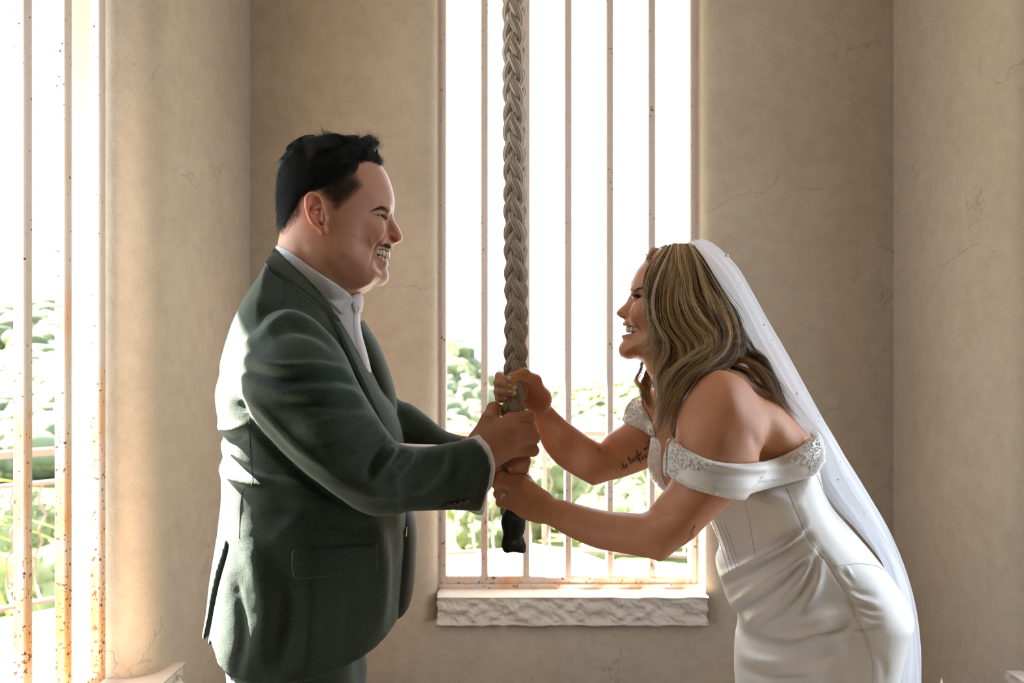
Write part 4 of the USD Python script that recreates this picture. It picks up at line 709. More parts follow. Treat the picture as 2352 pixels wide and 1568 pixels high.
def core_m(p):       # the body under the suit, from neck to wrists and down the legs
    d = chain(p, [P(690, 670, YM), P(660, 780, YM), P(670, 1000, YM), P(690, 1350, YM)], [.035, .05, .085, .085], .03)
    d = smin(d, chain(p, [P(660, 850, YM), P(668, 850, 1.14), P(840, 1070, 1.10), P(1085, 1055, 1.205)], [.05, .04, .036, .022], .02), .02)
    d = smin(d, chain(p, [P(660, 850, YM), P(740, 900, 1.42), P(930, 1010, 1.42), P(1085, 1046, 1.34)], [.05, .035, .026, .018], .02), .02)
    for sy, dx in ((-1, 0), (1, 25)): d = smin(d, chain(p, [P(690 + dx, 1400, YM + sy * .08), P(690 + dx, 1900, YM + sy * .095), P(676 + dx, 2600, YM + sy * .095)], [.08, .06, .045], .02), .04)
    return d
cm = nets(core_m, (-.60, 1.02, .04), (0.0, 1.55, 1.62), .007); hc_ = [tint_near(x, [([(1205, 960), (1215, 985), (1225, 1005)], (.98, .80, .76), 10, .5), ([(1140, 930)], (1.05, .80, .74), 14, .6)], base=(.90, .84, .82)) for x in (mr, ml)]
put('body', trimesh.Trimesh(*(lambda ms: (np.vstack([m.vertices for m in ms]), np.vstack([np.asarray(m.faces) + o for m, o in zip(ms, np.cumsum([0] + [len(m.vertices) for m in ms[:-1]]))])))([hm, mr, ml, cm]), process=False), SKIN_M, man, smooth=True, cols=np.vstack([sk] + hc_ + [np.ones((len(cm.vertices), 3)) * .9]))
NAIL = plain('bare_nail', lin(222, 172, 152), 0.3); ML = Caster(ml)
put('fingernail', patch(ML, [(1166, 1077), (1168, 1073), (1175, 1073), (1178, 1077), (1175, 1081), (1168, 1081)], .0007, step=1.0, edge=2), NAIL, man)
MRC = Caster(mr); put('fingernail', patch(MRC, [(1147, 938), (1150, 934), (1153, 937), (1154, 947), (1151, 951), (1148, 947)], .0007, step=1.0, edge=2), NAIL, man)

# ---- jacket ----
JH = 0.0035
hem = [(300, 300), (1000, 300), (1000, 1400), (924, 1424), (912, 1470), (894, 1500), (872, 1521), (840, 1538), (775, 1551), (677, 1561), (580, 1563), (528, 1554), (492, 1530), (482, 1508), (466, 1488), (455, 1510), (440, 1516), (300, 1516)]
torso = [(636, 570), (612, 610), (575, 660), (543, 712), (520, 765), (503, 830), (492, 895), (495, 945), (502, 1000), (504, 1060), (507, 1120), (503, 1165), (497, 1215), (486, 1290), (475, 1370), (462, 1459), (448, 1530), (440, 1640), (680, 1660), (915, 1640), (922, 1480), (926, 1350), (931, 1270), (934, 1200), (934, 1120), (930, 1050), (922, 990), (905, 935), (880, 898), (866, 868), (851, 838), (830, 788), (797, 728), (752, 662), (703, 611), (668, 586)]
ventS = Inflate([(549, 1228), (536, 1262), (516, 1312), (494, 1380), (474, 1446), (462, 1490), (468, 1520), (484, 1530), (488, 1480), (498, 1420), (514, 1360), (534, 1298), (550, 1244)], 1.16, .16, .008, persp=False, res=.001, blur=.6)
torsoS_ = Inflate(torso, YM, 0.200, 0.135, n=4, clip=[(x, y, 1.095) for x, y in hem], ck=.003)
def torsoS(p): return smax(torsoS_(p), -ventS(p), .007)
slv = [(600, 748), (622, 722), (658, 711), (694, 718), (729, 738), (768, 776), (797, 822), (826, 888), (859, 946), (893, 995), (917, 1017), (969, 1024), (1028, 1016), (1093, 1003), (1180, 995), (1190, 1170), (1103, 1171), (1030, 1170), (956, 1173), (900, 1184), (866, 1187), (830, 1178), (788, 1154), (729, 1115), (664, 1063), (612, 1011), (570, 955), (549, 890), (546, 830), (562, 785)]
YS = 1.075
sctrl = [(600, 770, 1.10, .072), (650, 730, 1.11, .075), (560, 860, 1.09, .078), (700, 850, 1.065, .080), (640, 980, 1.075, .080), (800, 950, 1.055, .080), (760, 1080, 1.06, .074), (870, 1090, 1.075, .066), (960, 1100, 1.12, .056), (1040, 1090, 1.165, .050), (1110, 1085, 1.195, .046), (1190, 1085, 1.20, .046)]
def dep(px, py): c = np.array(sctrl); w = 1 / (((c[:, :2] - [px, py]) ** 2).sum(1) + 400) ** 2; return float((w * c[:, 2]).sum() / w.sum())
def cuff_line(dx): return [(1089 + dx, 990), (1090 + dx, 1004), (1108 + dx, 1018), (1123 + dx, 1040), (1129 + dx, 1067), (1125 + dx, 1096), (1116 + dx, 1125), (1103 + dx, 1172), (1098 + dx, 1200)]
sclip = [(300, 300, 1.10), (1070, 300, 1.18)] + [(x, y, 1.195) for x, y in cuff_line(0)] + [(300, 1500, 1.10)]
slvS = Inflate([(x, y, dep(x, y)) for x, y in slv], ctrl=sctrl, clip=sclip, ck=.003, n=4)
farsl = [(860, 880), (911, 920), (940, 930), (985, 960), (1020, 984), (1060, 996), (1120, 1002), (1125, 1075), (1040, 1080), (950, 1055), (880, 1000)]
farS = Inflate([(x, y, 1.40) for x, y in farsl], ctrl=[(870, 940, 1.44, .058), (950, 1000, 1.42, .058), (1040, 1040, 1.37, .05), (1110, 1040, 1.34, .045)], clip=[(700, 700, 1.4), (1082, 700, 1.35), (1086, 1100, 1.35), (700, 1200, 1.4)])
def jacket_f(p): return smin(smin(torsoS(p), slvS(p), .014), farS(p), .014)
lo, hi = P(430, 1590, YM), P(1150, 560, YM)
jm = nets(jacket_f, (lo[0] - .05, 0.965, lo[2] - .03), (hi[0] + .05, 1.52, hi[2] + .05), JH)
jm = smooth_mesh(jm, 3)
folds = [ # sleeve
    ([(640, 760), (680, 752), (730, 765), (775, 800)], -0.0084, 14.4), ([(600, 775), (660, 728), (720, 745)], 0.0084, 13.5), ([(560, 850), (620, 870), (700, 872), (770, 868), (815, 880)], -0.0091, 10.8), ([(575, 826), (640, 842), (720, 842), (790, 850)], 0.0084, 11.7), ([(640, 905), (720, 900), (800, 902), (830, 915)], 0.0073, 11.7), ([(640, 930), (730, 930), (815, 935)], -0.0070, 10.8), ([(690, 985), (770, 965), (845, 955)], 0.0070, 11.7),
    ([(720, 1030), (800, 1000), (860, 970)], -0.0056, 11.7), ([(560, 905), (610, 950), (680, 1020), (760, 1085)], 0.0053, 11.7), ([(845, 1095), (862, 1060), (880, 1030), (898, 1012)], -0.0112, 9.9), ([(868, 1085), (890, 1050), (905, 1025)], 0.0098, 9.0), ([(890, 1075), (915, 1050), (930, 1030)], -0.0098, 8.1), ([(905, 1092), (935, 1062), (950, 1035)], 0.0084, 8.1), ([(932, 1090), (965, 1070), (985, 1035)], -0.0077, 9.9), ([(960, 1110), (1000, 1085), (1020, 1040), (1030, 1025)], 0.0087, 10.8), ([(985, 1135), (1030, 1100), (1045, 1050)], -0.0063, 10.8), ([(800, 1040), (850, 1020), (890, 1000)], 0.0056, 12.6), ([(780, 1110), (840, 1130), (900, 1130), (960, 1120)], 0.0042, 16.2), ([(900, 1155), (980, 1140), (1060, 1120)], -0.0042, 10.8), ([(1040, 1150), (1080, 1120), (1100, 1060)], 0.0035, 14.4),
    ([(548, 930), (590, 990), (650, 1055), (715, 1110), (780, 1155)], -0.0098, 8.1),
    # back and body
    ([(505, 860), (530, 900), (560, 950)], -0.0070, 14.4), ([(500, 1000), (530, 1010), (560, 1002)], -0.0084, 8.1), ([(500, 978), (530, 985), (560, 978)], 0.0056, 9.0), ([(504, 1045), (535, 1062), (575, 1090), (640, 1110)], -0.0070, 10.8), ([(506, 1075), (545, 1100), (590, 1115)], 0.0070, 11.7), ([(575, 1090), (640, 1085), (700, 1100)], 0.0056, 10.8), ([(600, 1190), (660, 1170), (720, 1175)], -0.0042, 14.4), ([(620, 1240), (650, 1220), (690, 1190)], 0.0056, 16.2), ([(560, 1240), (590, 1300), (610, 1400), (600, 1500)], 0.0084, 27.0), ([(660, 1340), (650, 1420), (640, 1520)], -0.0070, 23.4), ([(720, 1360), (715, 1450), (705, 1550)], 0.0056, 21.6), ([(800, 1350), (800, 1440), (790, 1540)], -0.0042, 23.4), ([(870, 1200), (880, 1320), (872, 1440)], 0.0070, 21.6), ([(905, 1200), (908, 1330), (895, 1440)], -0.0042, 12.6), ([(760, 1200), (830, 1215), (900, 1200)], -0.0056, 14.4),
    ([(660, 640), (700, 690), (760, 760)], 0.0028, 18.0), ([(870, 960), (890, 1040), (905, 1130), (915, 1200)], 0.0042, 12.6), ([(560, 720), (600, 690), (650, 690)], 0.0042, 18.0), ([(540, 1560), (560, 1450), (540, 1330)], -0.0042, 12.6)]
jm = fold(jm, folds); jm.vertices = np.array(jm.vertices) + np.array(jm.vertex_normals) * (noise1(jm.vertices, 16, 4, 3) * .0022)[:, None]
jm = smooth_mesh(jm, 1)
jacket = put('jacket', jm, GREEN, man, smooth=True, label='sage green single-breasted linen jacket')
JC = Caster(jm); TC_ = Caster(smooth_mesh(nets(torsoS, *torsoS_.bounds(), .006), 3))      # the body of the jacket without the sleeves, to lay the lapels on
def jpart(name, mesh, m=GREEN, **k): return put(name, mesh, m, jacket, smooth=35, **k)
JALL = Caster([TC_.m, hm])
jpart('collar', patch(JALL, [(634, 572), (662, 594), (690, 624), (735, 675), (782, 742), (766, 737), (748, 717), (700, 677), (650, 641), (610, 614), (618, 592)], .005, step=3, smooth=6, edge=5))
jpart('lapel', patch(TC_, [(770, 738), (784, 746), (812, 800), (836, 850), (862, 893), (892, 945), (908, 1000), (914, 1060), (898, 1035), (868, 970), (838, 905), (806, 836), (776, 770), (750, 722)], .005, step=3, smooth=4, edge=5))
jpart('lapel', nets(Inflate([(826, 726), (848, 756), (868, 790), (892, 849), (909, 914), (908, 965), (890, 950), (866, 900), (848, 850), (836, 800), (824, 750)], YM + .07, .05, .02, persp=False), P(815, 975, YM) - [0, .03, 0], P(920, 715, YM) + [0, .14, 0], .003), label='far lapel of the jacket')
jpart('front_panel', nets(Inflate([(900, 1150), (940, 1165), (952, 1190), (957, 1225), (956, 1270), (952, 1330), (943, 1382), (928, 1408), (905, 1415), (890, 1280)], YM + .05, .05, .02, persp=False), P(880, 1430, YM) - [0, .03, 0], P(970, 1140, YM) + [0, .12, 0], .003), LINING, label='far front panel of the jacket, dark inside')
flap = [(670, 1266), (676, 1260), (760, 1256), (862, 1249), (866, 1252), (867, 1310), (860, 1313), (760, 1323), (684, 1330), (674, 1324), (670, 1310)]
jpart('pocket_flap', patch(JC, flap, .0035, step=3, closed_curve=1, edge=4))
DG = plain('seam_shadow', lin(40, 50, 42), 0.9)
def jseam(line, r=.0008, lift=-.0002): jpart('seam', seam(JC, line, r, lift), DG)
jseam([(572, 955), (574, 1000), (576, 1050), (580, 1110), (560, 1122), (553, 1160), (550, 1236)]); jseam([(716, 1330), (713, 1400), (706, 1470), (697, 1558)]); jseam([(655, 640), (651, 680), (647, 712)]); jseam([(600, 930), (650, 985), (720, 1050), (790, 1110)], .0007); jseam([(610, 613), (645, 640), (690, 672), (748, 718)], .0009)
BTN = mottled('horn_button', lin(92, 72, 60), lin(56, 42, 36), 120, 0.35)
def button(cast, px, py, r, parent, m=BTN, tilt=None):
    p, n = cast(np.array([[px, py]])); p, n = p[0], n[0]; pr = np.array([(0, .0), (r * .3, .0), (r * .62, .0003), (r * .8, .0012), (r * .95, .0011), (r, .0002), (r, -.002), (0, -.002)]); b = trimesh.creation.revolve(pr, sections=20); b.apply_transform(trimesh.geometry.align_vectors([0, 0, 1], n)); b.apply_translation(p + n * .003); return put('button', b, m, parent, smooth=30)
for px, py in ((1027, 1160), (1040, 1157), (1055, 1154), (1070, 1151)): button(JC, px, py, .0062, jacket)
button(JC, 929, 1221, .009, jacket)
# ---- shirt ----
shf = Inflate([(648, 566), (690, 588), (740, 630), (790, 662), (812, 676), (829, 677), (832, 696), (827, 730), (832, 768), (847, 824), (858, 880), (862, 940), (800, 930), (720, 780), (660, 660), (636, 590)], YM, ctrl=[(650, 590, YM, .076), (700, 630, YM, .076), (760, 665, YM, .070), (815, 700, YM, .045), (800, 760, YM, .048), (850, 900, YM, .045), (720, 700, YM, .06)], R=.055, n=4)
shm = nets(shf, *shf.bounds(), .003); shirt = put('shirt', shm, WHITE, man, smooth=True, label='white open-necked cotton shirt')
SC = Caster([shm, hm])
put('collar', patch(SC, [(634, 565), (665, 577), (705, 606), (745, 634), (785, 660), (809, 684), (800, 706), (786, 722), (765, 704), (735, 674), (690, 626), (655, 592)], .0026, step=3, lift=.001, smooth=8, edge=3), WHITE, shirt, smooth=35)
put('collar', patch(SC, [(806, 682), (822, 676), (831, 679), (833, 692), (830, 712), (822, 722), (812, 715)], .0022, step=2, lift=.001, edge=2), WHITE, shirt, smooth=35)
button(SC, 816, 708, .0058, shirt, plain('pearl_button', lin(232, 224, 210), 0.25))
put('placket', patch(SC, [(812, 722), (822, 722), (826, 760), (842, 822), (852, 876), (846, 880), (830, 830), (815, 775)], .002, step=3, edge=3), WHITE, shirt, smooth=35)
cl = [(300, 300, 1.2), (1095, 300, 1.2)] + [(x, y, 1.2) for x, y in [(1100, 990), (1107, 1003), (1124, 1020), (1134, 1045), (1138, 1065), (1137, 1085), (1132, 1108), (1121, 1122), (1110, 1180)]] + [(300, 1500, 1.2)]
cuf = Inflate([(1060, 1014, 1.2), (1180, 1010, 1.2), (1180, 1165, 1.2), (1060, 1165, 1.2)], ctrl=[(1060, 1085, 1.2, .042), (1180, 1085, 1.2, .042)], clip=cl, ck=.002, n=3)
put('cuff', nets(cuf, P(1050, 1180, 1.2) - [0, .06, 0], P(1145, 985, 1.2) + [0, .06, 0], .0025), WHITE, shirt, smooth=True)
# ---- trousers and shoes ----
def trousers_f(p):
    d = None
    for sy, dx in ((-1, 0), (1, 25)):
        y = YM + sy * .095; e = chain(p, [P(665 + dx, 1470, y), P(690 + dx, 1900, y), P(675 + dx, 2560, y)], [.098, .092, .075], .02); d = e if d is None else smin(d, e, .03)
    d = smin(d, ell(p, P(690, 1560, YM), (.112, .140, .11)), .03); return smax(d, -(p[:, 2] - .07), .003)
tm_ = nets(trousers_f, (-.60, .98, .06), (-.20, 1.60, 1.06), .006); put('trousers', tm_, GREEN, man, smooth=True)
for sy in (-1, 1):
    y = YM + sy * .095; x = -.375
    sh = nets(lambda p: smax(smin(ell(p, (x + .07, y, .028), (.15, .046, .045)), ell(p, (x - .02, y, .05), (.075, .043, .06)), .03), -p[:, 2] + .001, .004), (x - .12, y - .07, -.01), (x + .24, y + .07, .13), .004)
    put('shoe', sh, plain('brown_leather', lin(74, 48, 32), 0.35), man, smooth=True)
# ================= the bride =================
YB2 = 1.28
SKIN_B = skin('sun_tanned_skin', lin(212, 154, 120), lin(196, 132, 98), 0)
SATIN = mat('white_satin', {'g': ('geometry', {}), 'n': ('noise_texture', {'scale': 900, 'detail': 2}), 'b': ('bump', {'distance': 0.0002, 'strength': 0.4}), 'p': ('principled_bsdf', {'base_color': lin(247, 246, 245), 'roughness': 0.42, 'specular_ior_level': 0.5, 'sheen_weight': 0.2, 'sheen_roughness': 0.35})}, [('g.position', 'n.vector'), ('n.fac', 'b.height'), ('b.normal', 'p.normal')])
PEARL = plain('pearl', lin(248, 246, 244), 0.3, specular_ior_level=0.6)
bride = thing('person', 'long-haired bride in a white off-shoulder satin dress leaning forward and laughing', 'person', (0.42, YB2, 0))
bface = [(1500, 580), (1480, 600), (1463, 621), (1455, 638), (1449, 650), (1448, 661), (1451, 674), (1448, 690), (1446, 705), (1442, 720), (1438, 731), (1434.5, 738), (1432.5, 742), (1433, 746.5), (1438, 750), (1440.5, 756), (1439, 762), (1433.5, 767.5), (1431.5, 773), (1434, 779), (1432, 785), (1426.5, 796), (1425, 806), (1429, 816), (1437, 821), (1451, 821.5), (1467, 826), (1479, 833), (1489, 846), (1503, 875), (1520, 930), (1600, 940), (1640, 860), (1650, 800), (1655, 740), (1656, 690), (1638, 630), (1600, 588), (1550, 568), (1520, 570)]
HB = Turn(P(1530, 700, YB2), -9.5); BL = HB.loc
_bz = BL(1458, 764, 0)
bheadS = Inflate(HB.line(bface), YB2, lambda X, Z: 0.070 - 0.025 * np.exp(-((X - _bz[0]) / .026) ** 2 - ((Z - _bz[2]) / .032) ** 2), 0.080, res=0.0012, n=4, blur=1.2, persp=False, yc=YB2)
bnoseS = Inflate(HB.line([(1449, 676), (1438, 694.5), (1428, 704), (1418.5, 713), (1416, 719.5), (1419.5, 726), (1427, 730), (1434, 732), (1447, 728), (1455, 715), (1456, 695)]), YB2, 0.0145, 0.0105, res=0.0008, n=4, persp=False, yc=YB2)
bmouthS = Inflate(HB.line([(1425, 750.5, 0), (1438, 750, .003), (1450, 749.5, .013), (1462, 750.5, .020), (1472, 753, .0245), (1466, 759.5, .0215), (1454, 765, .014), (1441, 767, .004), (1425, 767, 0)]), YB2, 0.042, 0.007, res=0.0008, n=3, persp=False, yc=YB2)
def head_b(p):
    p = HB.into(p); d = smin(bheadS(p), bnoseS(p), 0.006); pm = np.stack([p[:, 0], YB2 - np.abs(p[:, 1] - YB2), p[:, 2]], 1)
    d = smin(d, ell(pm, BL(1443, 721, .0125), (.0085, .0058, .0075)), .004)
    d = smin(d, ell(pm, BL(1476, 723, .036), (.022, .017, .022)), .014)
    d = smin(d, ell(pm, BL(1470, 665, .027), (.016, .012, .006)), .012)
    d = smin(d, ell(p, BL(1441, 803, 0), (.013, .018, .015)), .010)
    d = smin(d, chain(pm, [BL(1434, 744, 0), BL(1444, 746.5, .010), BL(1456, 749.5, .0185), BL(1468, 755, .0235)], [.0032, .0034, .0030, .0018], .003), .0035)
    d = smin(d, chain(pm, [BL(1434.5, 772, 0), BL(1444, 771.5, .0105), BL(1456, 766.5, .0185), BL(1467, 759.5, .023)], [.0048, .0046, .0036, .002], .003), .004)
    d = smax(d, -ell(pm, BL(1432, 728, .0105), (.0075, .0045, .0032), rot([0, 1, 0], -20)), .002)
    d = smax(d, -ell(pm, BL(1459, 681, .033), (.011, .009, .007)), .007)
    d = smin(d, ell(pm, BL(1467, 681.5, .0265), (.0105, .0105, .0100)), .003)
    return smax(d, -bmouthS(p), .002)
btorso = [(1489, 846), (1500, 868), (1510, 892), (1512, 920), (1503, 945), (1497, 975), (1498, 1005), (1497, 1040), (1500, 1090), (1522, 1122), (1580, 1150), (1645, 1205), (1690, 1290), (1725, 1400), (1850, 1400), (1895, 1210), (1872, 1135), (1858, 1066), (1856, 1000), (1846, 982), (1812, 947), (1774, 906), (1733, 868), (1685, 838), (1650, 820), (1600, 800), (1560, 780), (1510, 800)]
btorsoS = Inflate(btorso, ctrl=[(1520, 870, YB2, .058), (1570, 830, YB2, .062), (1540, 950, YB2, .14), (1640, 880, YB2, .13), (1600, 1000, YB2, .155), (1700, 950, YB2, .165), (1800, 980, YB2, .165), (1620, 1150, YB2, .115), (1700, 1120, YB2, .125), (1820, 1110, YB2, .125), (1680, 1230, YB2, .09), (1780, 1230, YB2, .09), (1890, 1190, YB2, .06), (1800, 1380, YB2, .11)], d=YB2, R=0.075, n=4)
nctrl = [(1650, 930, 1.125, .062), (1615, 890, 1.14, .055), (1700, 900, 1.15, .06), (1640, 1020, 1.105, .056), (1705, 1030, 1.12, .055), (1600, 1120, 1.09, .047), (1645, 1130, 1.095, .046), (1560, 1200, 1.085, .042), (1525, 1262, 1.085, .032), (1500, 1230, 1.09, .037), (1430, 1222, 1.115, .0325), (1360, 1208, 1.15, .028), (1300, 1186, 1.18, .0245), (1250, 1166, 1.20, .0225), (1200, 1150, 1.212, .021), (1160, 1140, 1.214, .02)]
narm = [(1560, 935), (1580, 896), (1611, 864), (1656, 848), (1710, 872), (1748, 930), (1760, 1000), (1740, 1070), (1715, 1110), (1690, 1145), (1644, 1187), (1612, 1219), (1592, 1239), (1553, 1265), (1529, 1285), (1514, 1291), (1494, 1285), (1434, 1272), (1375, 1260), (1336, 1247), (1296, 1226), (1257, 1204), (1225, 1196), (1196, 1188), (1180, 1165), (1182, 1120), (1200, 1100), (1230, 1118), (1264, 1141), (1296, 1147), (1336, 1158), (1395, 1171), (1454, 1177), (1478, 1178), (1494, 1168), (1512, 1144), (1546, 1096), (1550, 1040), (1552, 985)]
def ndep(px, py, C): c = np.array(C); w = 1 / (((c[:, :2] - [px, py]) ** 2).sum(1) + 300) ** 2; return float((w * c[:, 2]).sum() / w.sum())
narmS = Inflate([(x, y, ndep(x, y, nctrl)) for x, y in narm], ctrl=nctrl, n=4, res=.0016)
fctrl = [(1500, 950, 1.40, .048), (1440, 1030, 1.43, .040), (1400, 1050, 1.44, .036), (1366, 1075, 1.44, .033), (1300, 1015, 1.37, .031), (1250, 950, 1.315, .0245), (1228, 915, 1.30, .022)]
farm = [(1257, 922), (1296, 962), (1328, 986), (1352, 1003), (1376, 1015), (1388, 1006), (1399, 994), (1434, 970), (1462, 930), (1490, 893), (1530, 900), (1550, 980), (1530, 1050), (1490, 1074), (1434, 1095), (1395, 1105), (1364, 1114), (1352, 1110), (1320, 1093), (1288, 1074), (1264, 1050), (1245, 1021), (1231, 979), (1212, 945), (1216, 905), (1238, 892)]
farmS = Inflate([(x, y, ndep(x, y, fctrl)) for x, y in farm], ctrl=fctrl, n=4, res=.0016)
def hand_bl(p):      # left hand, nearest the rope end, back of the hand to the camera
    wr = [P(1246, 1150, 1.206), P(1240, 1176, 1.206)]; mcp = [(1196, 1104, 1.222), (1186, 1122, 1.214), (1181, 1141, 1.213), (1176, 1157, 1.218)]; d = None
    for i, m in enumerate(mcp):
        e = rcone(p, wr[0] + (wr[1] - wr[0]) * i / 3, P(*m), .0165, .0108); d = e if d is None else smin(d, e, .012)
    for m, pip, dip, tip, r in zip(mcp, [(1149, 1093, 1.228), (1143, 1111, 1.222), (1146, 1134, 1.222), (1150, 1153, 1.226)], [(1146, 1094, 1.256), (1141, 1112, 1.254), (1144, 1134, 1.254), (1149, 1152, 1.252)], [(1172, 1096, 1.280), (1168, 1114, 1.284), (1170, 1135, 1.284), (1172, 1152, 1.276)], [(.0102, .0088, .0078, .0066), (.0104, .0090, .0080, .0068), (.0100, .0086, .0077, .0065), (.0092, .0078, .0070, .006)]):
        d = smin(d, finger(p, [m, pip, dip, tip], r), .0035)
    return smin(d, finger(p, [(1225, 1130, 1.225), (1208, 1104, 1.262), (1188, 1092, 1.288)], [.014, .0105, .008]), .008)
def hand_br(p):      # right hand at the top, fingers round the far side, tips and thumb in front
    wr = [P(1244, 912, 1.302), P(1232, 930, 1.302)]; mcp = [(1214, 874, 1.300), (1212, 890, 1.306), (1210, 905, 1.306), (1206, 918, 1.302)]; d = None
    for i, m in enumerate(mcp):
        e = rcone(p, wr[0] + (wr[1] - wr[0]) * i / 3, P(*m), .0165, .0105); d = e if d is None else smin(d, e, .012)
    F4 = [([(1170, 866, 1.308), (1149, 864, 1.282), (1152, 866, 1.256), (1157, 868, 1.244)], (.0098, .0086, .0080, .0062)), ([(1165, 880, 1.308), (1146, 879, 1.272), (1152, 880, 1.240), (1177, 888, 1.2235)], (.0100, .0088, .0080, .0066)),
          ([(1165, 899, 1.308), (1146, 899, 1.272), (1152, 900, 1.240), (1177, 901, 1.2235)], (.0098, .0086, .0078, .0065)), ([(1168, 915, 1.304), (1148, 915, 1.276), (1150, 915, 1.250), (1160, 915, 1.236)], (.0088, .0078, .0070, .0060))]
    for m, (f, r) in zip(mcp, F4): d = smin(d, finger(p, [m] + f, (r[0],) + r), .0035)
    th = finger(p, [(1236, 905, 1.286), (1226, 876, 1.262), (1203, 859, 1.232), (1172, 866.5, 1.2215)], [.0165, .0128, .0098, .0072], .006); d = smin(d, th, .012)
    return smin(d, rcone(p, P(1240, 925, 1.288), P(1216, 925, 1.285), .016, .012), .012)
HBOX = {'l': (P(1120, 1215, 1.2) - [0, .04, 0], P(1290, 1070, 1.2) + [0, .12, 0]), 'r': (P(1122, 960, 1.25) - [0, .06, 0], P(1280, 840, 1.30) + [0, .06, 0])}
def boxed(f, key, p, k=.0):
    lo, hi = HBOX[key]; w = ((p > lo - .03) & (p < hi + .03)).all(1); d = np.full(len(p), 1.0, np.float32)
    if w.any(): d[w] = f(p[w])
    return d
def body_b(p):
    d = smin(btorsoS(p), narmS(p), .022); d = smin(d, farmS(p), .018); d = smin(d, head_b(p), .014)
    d = smin(d, boxed(hand_bl, 'l', p), .008); d = smin(d, boxed(hand_br, 'r', p), .008)
    return d
lo, hi = P(1125, 1330, 1.2), P(1900, 540, 1.28)
bm = nets(body_b, (lo[0], 1.02, lo[2] - .02), (hi[0] + .03, 1.50, hi[2]), 0.0019)
bm = smooth_mesh(bm, 2)
bm = fold(bm, [([(1466, 745), (1474, 755), (1476, 766), (1471, 780)], -.0012, 3.2), ([(1449, 722), (1456, 732), (1466, 742)], -.0012, 3.2), ([(1478, 735), (1482, 752), (1480, 770)], .0022, 8), ([(1440, 782), (1452, 780)], -.0014, 4),
    ([(1453, 678), (1462, 676.5), (1472, 679)], -.0010, 2), ([(1452, 682), (1462, 686), (1472, 686)], .0010, 3), ([(1449, 654), (1452, 664)], -.0009, 2),
    ([(1225, 1110), (1250, 1140), (1262, 1165)], -.0006, 3), ([(1258, 1150), (1255, 1175), (1248, 1195)], -.0006, 2.4), ([(1264, 1150), (1262, 1176), (1256, 1198)], -.0005, 2.4), ([(1190, 1113), (1168, 1108), (1150, 1102)], -.0012, 2.4), ([(1186, 1131), (1165, 1128), (1146, 1124)], -.0012, 2.4), ([(1180, 1150), (1165, 1148), (1150, 1145)], -.0010, 2.2),
    ([(1498, 1172), (1520, 1185), (1545, 1180)], -.0022, 8), ([(1376, 1016), (1392, 1030), (1398, 1050)], -.0022, 6), ([(1730, 1000), (1745, 1030), (1752, 1062)], -.004, 14), ([(1770, 930), (1800, 990), (1810, 1030)], .003, 20), ([(1515, 900), (1535, 930), (1560, 945)], -.003, 8)])
bt = tint_near(bm, [([(1434, 746), (1445, 748.5), (1458, 749.5), (1468, 754)], (.80, .52, .52), 2.6, .8), ([(1433, 771), (1445, 770), (1460, 763)], (.80, .50, .50), 3.6, .85), ([(1472, 728)], (1.04, .80, .76), 18, .5), ([(1420, 718), (1428, 712)], (1.02, .84, .82), 9, .5), ([(1200, 1112), (1192, 1130)], (1.0, .80, .74), 12, .5), ([(1140, 870), (1140, 915)], (1.0, .84, .84), 10, .6), ([(1640, 900), (1700, 1000)], (1.0, .97, .94), 60, .5)], base=(1.0, .985, .97))
put('body', bm, SKIN_B, bride, smooth=True, cols=bt)
BC = Caster(bm)
for sy in (-1, 1):
    for px, py, y, w, h, tn in ((1441.5, 756.5, .0042, .0078, .0105, -80), (1445.5, 756.5, .0108, .0064, .0098, -60), (1451.5, 756.3, .0158, .0068, .0092, -42), (1458, 756, .0190, .0064, .0080, -25), (1464, 755.8, .0210, .006, .0068, -15)):
        put('tooth', HB.mesh(mirror(tooth(px, py, -y, w, h, tn, HB), sy, YB2)), TOOTH, bride, smooth=True)
inm = trimesh.creation.icosphere(3, 1.0); inm.apply_transform(np.diag([.012, .021, .008, 1])); inm.apply_translation(BL(1463, 758, 0)); put('mouth_lining', HB.mesh(inm), INNER, bride, smooth=True)
EYEW, IRIS = plain('eye_white', lin(225, 218, 212), 0.2), plain('dark_iris', lin(40, 26, 20), 0.15)
put('eye', patch(BC, [(1457, 681), (1462, 678), (1468, 678), (1473, 681), (1468, 684), (1461, 684.5)], .0006, step=1, edge=2), IRIS, bride, smooth=True)
put('eyelashes', seam(BC, [(1455, 681), (1460, 678), (1467, 677), (1474, 680)], .0011, .0006), HAIRB, bride)
e, w = [], []
g = np.random.default_rng(8)
for s, yy, n0 in ((1, YB2 + .030, 22), (-1, YB2 - .036, 30)):
    for k in range(n0):
        a = BL(1455 + 17 * k / n0, 679.5, .034) if s < 0 else np.array([0, 2 * YB2, 0]) * [0, 1, 0] + BL(1455 + 10 * k / n0, 679.5, .033) * [1, -1, 1]; t = np.linspace(0, 1, 4)[:, None]; d = np.array([-1.0, -.5 * s * -1 * .3, .25 + .3 * g.random()]); e.append(HB.out(a + d * .0065 * t + np.array([0, 0, .003]) * t**2)); w.append(np.linspace(.0005, .00015, 4))
curves('eyelash_hairs', e, w, HAIRB, bride)
e, w = hair_on(BC, [(1456, 668), (1462, 662), (1474, 659), (1480, 661), (1474, 663), (1463, 666), (1458, 670)], 120, 11, lambda q: (1, -.3), .004, .00024); curves('eyebrow', e, w, HAIRB, bride)
e = [HB.out(BL(1450.5 - 1.0 * g.random(), 663 + 4 * g.random(), -.012 - .012 * g.random()) + np.array([-.0016, 0, .0005]) * np.linspace(0, 1.2, 3)[:, None]) for k in range(90)]; curves('eyebrow', e, .0004, HAIRB, bride)
